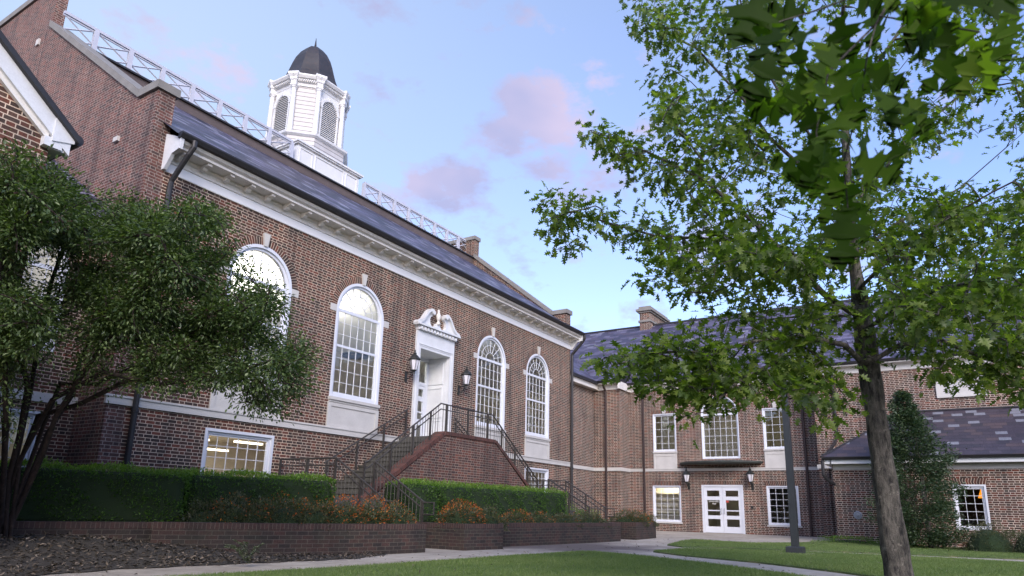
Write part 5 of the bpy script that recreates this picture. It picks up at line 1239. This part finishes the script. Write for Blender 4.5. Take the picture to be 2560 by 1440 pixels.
# ------------------------------------------------------------------ hedges and shrubs
def hedge(label, a, b_, depth, z0, z1, n, group='clipped green hedges', rnd_end=.25, bright=1.0):
    a, b_ = Vector((*a, 0)), Vector((*b_, 0)); d = (b_-a); L_ = d.length; d /= L_; q = Vector((-d.y, d.x, 0))
    t_ = thing('hedge', label, 'hedge', tuple((a+b_)/2+Vector((0, 0, z0))), group)
    def sup(u, v, w_): # rounded box -> world ; u along 0..1, v across 0..1, w height
        return a+d*(u*L_)+q*(v*depth)+Vector((0, 0, z0+w_*(z1-z0)))
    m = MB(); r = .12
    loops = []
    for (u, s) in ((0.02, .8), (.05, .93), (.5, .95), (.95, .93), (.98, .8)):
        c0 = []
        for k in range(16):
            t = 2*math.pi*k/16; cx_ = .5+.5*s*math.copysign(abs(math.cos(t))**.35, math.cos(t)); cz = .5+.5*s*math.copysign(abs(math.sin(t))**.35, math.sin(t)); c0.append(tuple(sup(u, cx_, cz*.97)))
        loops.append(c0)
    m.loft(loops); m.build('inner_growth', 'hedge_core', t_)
    P, N_, A_ = [], [], []
    H = z1-z0; areas = [L_*H, L_*H*.35, L_*depth, depth*H, depth*H]; tot_ = sum(areas)
    for k in range(n):
        c0 = rnd.random()*tot_; f = 0
        while c0 > areas[f]: c0 -= areas[f]; f += 1
        u, v, w_ = rnd.random(), rnd.random(), rnd.random()
        if f == 0: v = 0; n_ = -q
        elif f == 1: v = 1; n_ = q
        elif f == 2: w_ = 1; n_ = Vector((0, 0, 1))
        elif f == 3: u = 0; n_ = -d
        else: u = 1; n_ = d
        p = sup(u, v, w_)
        # round the edges
        c_ = sup(.5, .5, .5); 
        ex = max(0, (abs(w_-.5)*2-.82))/.18; ey = max(0, abs(v-.5)*2-.6)/.4; eu = max(0, abs(u-.5)*2*L_-(L_-.5))/.5
        if f == 0 or f == 1: p -= n_*.10*(ex**2+eu**2)
        if f == 2: p.z -= .07*(ey**2+eu**2)
        if f > 2: p -= n_*.12*(ex**2+ey**2)
        bumpy = .045*math.sin(p.x*5.1+p.z*3)+.035*math.sin(p.x*11.7+p.y*9+p.z*13)
        p += n_*(bumpy-.03+rnd.gauss(0, .022))
        P.append(tuple(p)); dr_ = n_*.7+Vector((rnd.gauss(0, .6), rnd.gauss(0, .6), .5+rnd.gauss(0, .5))); A_.append(tuple(dr_)); N_.append(tuple(Vector((rnd.gauss(0, .7), rnd.gauss(0, .7), .6+rnd.gauss(0, .5)))+n_*.3))
    P = np.array(P); tone = np.clip(.22+nr.normal(0, .2, len(P))+.55*np.clip((P[:, 2]-(z1-.16))/.16, 0, 1), 0, 1)  # top leaves paler: light on the upper edge put into the leaf tone
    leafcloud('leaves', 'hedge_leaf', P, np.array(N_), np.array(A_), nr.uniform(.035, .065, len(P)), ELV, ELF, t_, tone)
    return t_
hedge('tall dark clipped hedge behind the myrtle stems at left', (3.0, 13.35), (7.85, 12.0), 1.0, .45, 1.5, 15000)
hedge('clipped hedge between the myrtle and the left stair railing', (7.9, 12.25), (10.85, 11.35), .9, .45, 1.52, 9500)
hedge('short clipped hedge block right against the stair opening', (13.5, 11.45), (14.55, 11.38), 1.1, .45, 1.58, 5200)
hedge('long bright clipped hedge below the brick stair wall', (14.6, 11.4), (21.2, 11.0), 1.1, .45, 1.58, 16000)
def bush(label, c, rx, ry, h, n, mat, name='shrub', cat='shrub', group='mixed shrubs in the brick planters', red=0, size=(.03, .06)):
    t_ = thing(name, label, cat, c, group)
    v = unit(n); v[:, 2] = np.abs(v[:, 2])*1.0-.15*(nr.random(n)); rr = .74+.26*nr.random(n)**.6; lob = 1+.2*np.sin(v[:, 0]*7+c[0])*np.sin(v[:, 1]*6+c[1]*3)+.13*np.sin(v[:, 2]*11+c[0]*2)
    P = np.array(c)+v*np.array([rx, ry, h])*(rr*lob)[:, None]
    A_ = v+unit(n)*.8; A_[:, 2] += .3; N_ = unit(n)+np.array([0, 0, .5]); 
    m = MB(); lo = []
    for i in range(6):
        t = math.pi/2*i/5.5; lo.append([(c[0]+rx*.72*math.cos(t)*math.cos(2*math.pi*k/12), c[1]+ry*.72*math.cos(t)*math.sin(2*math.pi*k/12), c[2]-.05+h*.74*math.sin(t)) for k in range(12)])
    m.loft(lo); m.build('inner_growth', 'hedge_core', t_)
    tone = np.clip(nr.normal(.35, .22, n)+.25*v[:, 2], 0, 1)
    leafcloud('foliage', mat, P, N_, A_, nr.uniform(*size, n), ELV, ELF, t_, tone)
    if red:
        v = unit(red); v[:, 2] = np.abs(v[:, 2])*.9+.15; v = v[np.sin(v[:, 0]*5+c[0]*3)+np.sin(v[:, 1]*6+c[1]*5)+np.sin(v[:, 2]*8+c[0]) > -1.1]; red = len(v); v /= np.linalg.norm(v, axis=1, keepdims=True); P = np.array(c)+v*np.array([rx, ry, h])*(.96+.2*nr.random(red))[:, None]
        leafcloud('red_leaves', 'red_leaf', P, unit(red)+np.array([0, 0, .4]), v+unit(red)*.9, nr.uniform(size[0], size[1], red), ELV, ELF, t_)
    return t_
BU = [  # px, py of base centre, depth, rx, h, red, label
 (520, 12.9, 0.59, 0.48, 0, 'low grey-green shrub, first in the left planter'),
 (585, 12.9, 0.47, 0.60, 120, 'shrub with pale cream tips behind the low grey-green one'),
 (650, 13.1, 0.57, 0.52, 60, 'rounded dark shrub before the second hedge'),
 (715, 13.2, 0.57, 0.62, 200, 'orange-topped shrub left of centre in the left planter'),
 (785, 13.5, 0.57, 0.56, 120, 'dull purple-green shrub between two orange-topped ones'),
 (850, 13.9, 0.59, 0.60, 680, 'orange-topped shrub at the middle of the left planter'),
 (905, 14.1, 0.47, 0.50, 80, 'leafy green shrub low against the planter edge'),
 (935, 14.4, 0.43, 0.62, 561, 'small fiery orange shrub near the stair railing'),
 (985, 14.7, 0.49, 0.52, 180, 'last shrub of the left planter, bronze and green'),
 (1128, 16.6, 0.40, 0.50, 120, 'bronze shrub just right of the stair opening'),
 (1155, 16.5, 0.59, 0.60, 714, 'orange-crowned shrub on the stepped planter'),
 (1215, 17.0, 0.59, 0.50, 40, 'dark shrub at the right end of the stepped planter'),
 (1290, 19.1, 0.57, 0.42, 420, 'bright orange-red shrub in front of the long hedge'),
 (1345, 19.9, 0.57, 0.38, 160, 'low green-yellow shrub beside the bright orange one'),
 (1410, 20.9, 0.71, 0.40, 40, 'wide dark shrub in the middle of the long planter'),
 (1475, 22.0, 0.68, 0.42, 60, 'rounded dark shrub near the right stair railing'),
 (1562, 25.0, 0.66, 0.50, 60, 'dark shrub behind the right stair opening'),
 (1590, 25.2, 0.59, 0.50, 260, 'reddish-brown shrub in the farthest planter'),
 (1617, 26.3, 0.47, 0.45, 30, 'small dark shrub at the far planter corner'),
]
for (x, fd, rx, h, red, lab) in BU:
    p = at(x, 1290, fd); c = (p.x, p.y, .47)
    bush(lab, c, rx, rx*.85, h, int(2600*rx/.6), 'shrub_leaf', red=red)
bush('clipped green ball shrub against the recessed wall', (26.0, 13.6, .3), .9, .8, 1.0, 3500, 'hedge_leaf', group='green shrubs by the recessed wall')
bush('smaller green shrub nearest the projecting bay', (28.6, 14.1, .3), .9, .8, .85, 3000, 'hedge_leaf', group='green shrubs by the recessed wall')
# right side
for (y, lab) in ((-1.0, 'low dark shrub below the amber window, nearest the conifer'), (-2.2, 'low dark shrub right of the amber window'), (-3.5, 'low dark shrub at the right frame edge'), (-5.0, 'low dark shrub beyond the right frame edge')):
    bush(lab, (26.4, y+.2, 0), 1.0, .85, 1.0, 4200, 'shrub_leaf', group='low shrubs along the annex')
bush('sprawling ground-cover plant by the annex corner', (28.0, 3.3, 0), .5, 1.2, .28, 2200, 'hedge_leaf', group='ground cover by the annex')
bush('sprawling ground-cover plant left of the conifer', (27.7, 1.7, 0), .5, .9, .35, 2000, 'hedge_leaf', group='ground cover by the annex')
cf = thing('conifer', 'tall ragged evergreen against the annex wall, right of the oak trunk', 'tree', (26.6, .75, 0))
m = MB(); m.tube([(26.6, .75, 0), (26.6, .8, 2.5), (26.62, .95, 5.2)], [.09, .06, .01], 8); m.build('trunk', 'oak_bark', cf)
n = 34000; nc = 420; zc = .2+nr.random(nc)**1.15*4.9; tc_ = nr.random(nc)*2*math.pi
env = np.interp(zc, [0, .6, 1.6, 2.8, 3.8, 4.6, 5.2], [.75, 1.3, 1.4, 1.2, .8, .4, .06]); rc = env*(.35+.75*nr.random(nc)**.7)*(1+.22*np.sin(tc_*3+zc*2.1)+.18*np.sin(zc*5+tc_))
cid = nr.integers(0, nc, n); off = nr.normal(size=(n, 3))*np.array([.13, .13, .1])*np.where(zc[cid] > 4.2, .6, 1.0)[:, None]; th = tc_[cid]
P = np.stack([26.6+rc[cid]*np.cos(th)*.7, .98+.1*zc[cid]/5+rc[cid]*np.sin(th)*.75, zc[cid]], 1)+off; dr_ = np.stack([np.cos(th), np.sin(th), .1+0*th], 1)+unit(n)*.8
leafcloud('crown', 'conifer_leaf', P, unit(n)+np.array([0, 0, .4]), dr_, nr.uniform(.06, .12, n), ELV, ELF, cf)
# fern at the planter foot
fn = thing('fern', 'small pale green fern sprig growing at the foot of the left planter wall', 'plant', (*[float(v) for v in at(590, 1378, 10.6)][:2], .1))
P, A_, N_ = [], [], []
b0 = at(620, 1392, 10.3); b0.z = .06
for s in range(9):
    e = b0+Vector((rnd.uniform(-.55, .2), rnd.uniform(-.2, .25), rnd.uniform(.12, .34)))
    for k in range(16):
        p = b0.lerp(e, k/16)+Vector((0, 0, .08*math.sin(k/16*3))); 
        for q in (-1, 1): P.append(tuple(p)); A_.append((rnd.gauss(0, .3)+q*.3, q*.6, .2)); N_.append((0, .2, 1))
leafcloud('fronds', 'conifer_leaf', np.array(P), np.array(N_, float), np.array(A_), np.full(len(P), .07), ELV, ELF, fn, nr.uniform(.7, 1, len(P)))

# ------------------------------------------------------------------ grass blades and leaf litter
def inpoly_np(poly, X, Y):
    c = np.zeros(len(X), bool); n = len(poly)
    for i in range(n):
        (x1, y1), (x2, y2) = poly[i], poly[(i+1) % n]
        if y1 == y2: continue
        k = ((y1 > Y) != (y2 > Y)) & (X < (x2-x1)*(Y-y1)/(y2-y1)+x1); c ^= k
    return c
GX, GY = [], []
def view(X, Y, Z):
    f = np.array(fw); r_ = np.array(rt); u_ = np.array(up); D = np.stack([X, Y, Z-EYE], 1); d = D@f; return FOC*(D@r_)/d+CX, CY-FOC*(D@u_)/d, d
for p in LAWNS:
    xs = [q[0] for q in p]; ys = [q[1] for q in p]; n = 420000
    X = nr.uniform(max(2, min(xs)), min(30, max(xs)), n); Y = nr.uniform(max(-6, min(ys)), max(ys), n)
    px_, py_, d = view(X, Y, np.zeros(n)); ok = (d > 1) & (px_ > -60) & (px_ < 2640) & (py_ < 1475) & inpoly_np(p, X, Y) & (nr.random(n) < np.clip(14/d, 0, 1)**1.0)
    GX.append(X[ok]); GY.append(Y[ok])
X = np.concatenate(GX); Y = np.concatenate(GY); n = len(X); print('grass', n)
Z = .03+.09*np.clip((X-26)/6, 0, 1); P = np.stack([X, Y, Z], 1)
A_ = np.stack([nr.normal(0, .45, n), nr.normal(0, .45, n), np.ones(n)], 1); N_ = np.stack([nr.normal(0, 1, n), nr.normal(0, 1, n), np.zeros(n)], 1)
patch = .5+.5*np.sin(X*1.3+2*np.sin(Y*.9))*np.sin(Y*1.1+1.5*np.sin(X*.7))
V = [(0, -.09, 0), (0, .09, 0), (1, 0, .12)]
g_ = leafcloud('grass', 'grass_blade', P, N_, A_, nr.uniform(.025, .05, n)*(.8+.4*patch), V, BLF, None, np.clip(nr.normal(.35, .2, n)+.25*patch, 0, 1)); tag(g_, kind='stuff')
n = 16000; X = nr.uniform(0, 10.8, n); Y = nr.uniform(8.3, 13.2, n); lo = np.interp(X, MBX, MBY); hi = np.interp(X, [-3, 3, 7.2, 8.5, 10.6, 11.2], [14.5, 13.2, 11.7, 10.7, 9.9, 9.7])
ok = (Y > lo-.25*nr.random(n)**3) & (Y < hi); X, Y = X[ok], Y[ok]; n = len(X); Z = np.array([bedz(a, b_)+.012 for a, b_ in zip(X, Y)])+nr.uniform(0, .02, n)
A_ = unit(n); A_[:, 2] *= .35
l_ = leafcloud('leaf_litter', 'litter_leaf', np.stack([X, Y, Z], 1), unit(n)*.5+np.array([0, 0, 1]), A_, nr.uniform(.04, .1, n), ELV, ELF, None, nr.random(n)**1.6); tag(l_, kind='stuff')
n = 700; X = nr.uniform(4, 26, n); Y = nr.uniform(-2, 9.5, n); A_ = unit(n); A_[:, 2] *= .2
l_ = leafcloud('fallen_leaves', 'litter_leaf', np.stack([X, Y, .045+.09*np.clip((X-26)/6, 0, 1)-.035*(Y > 8.3)], 1), unit(n)*.4+np.array([0, 0, 1]), A_, nr.uniform(.04, .09, n), ELV, ELF, None, nr.random(n)); tag(l_, kind='stuff')
for o in sc.objects:
    if o.type == 'MESH' and 'UVMap' not in o.data.uv_layers and False: pass
# the tree belts that close the lawn behind and beside the camera: seen in the window reflections
for nm, (xa, ya), (xb, yb), cnt in (('far_wood', (-30, -34), (-26, 30), 9000), ('far_wood', (-26, -34), (60, -32), 12000)):
    t_ = nr.random(cnt); hh = (7+2*np.sin(t_*19)+1.6*np.sin(t_*47+1))*np.sqrt(nr.random(cnt)); P = np.stack([xa+(xb-xa)*t_, ya+(yb-ya)*t_, hh], 1)+nr.normal(size=(cnt, 3))*np.array([1.2, 1.2, .3])
    o_ = leafcloud(nm, 'conifer_leaf', P, unit(cnt), unit(cnt), nr.uniform(.9, 1.7, cnt), SOV, SOF); tag(o_, kind='stuff')
sc.cycles.max_bounces = 8; sc.cycles.transparent_max_bounces = 12
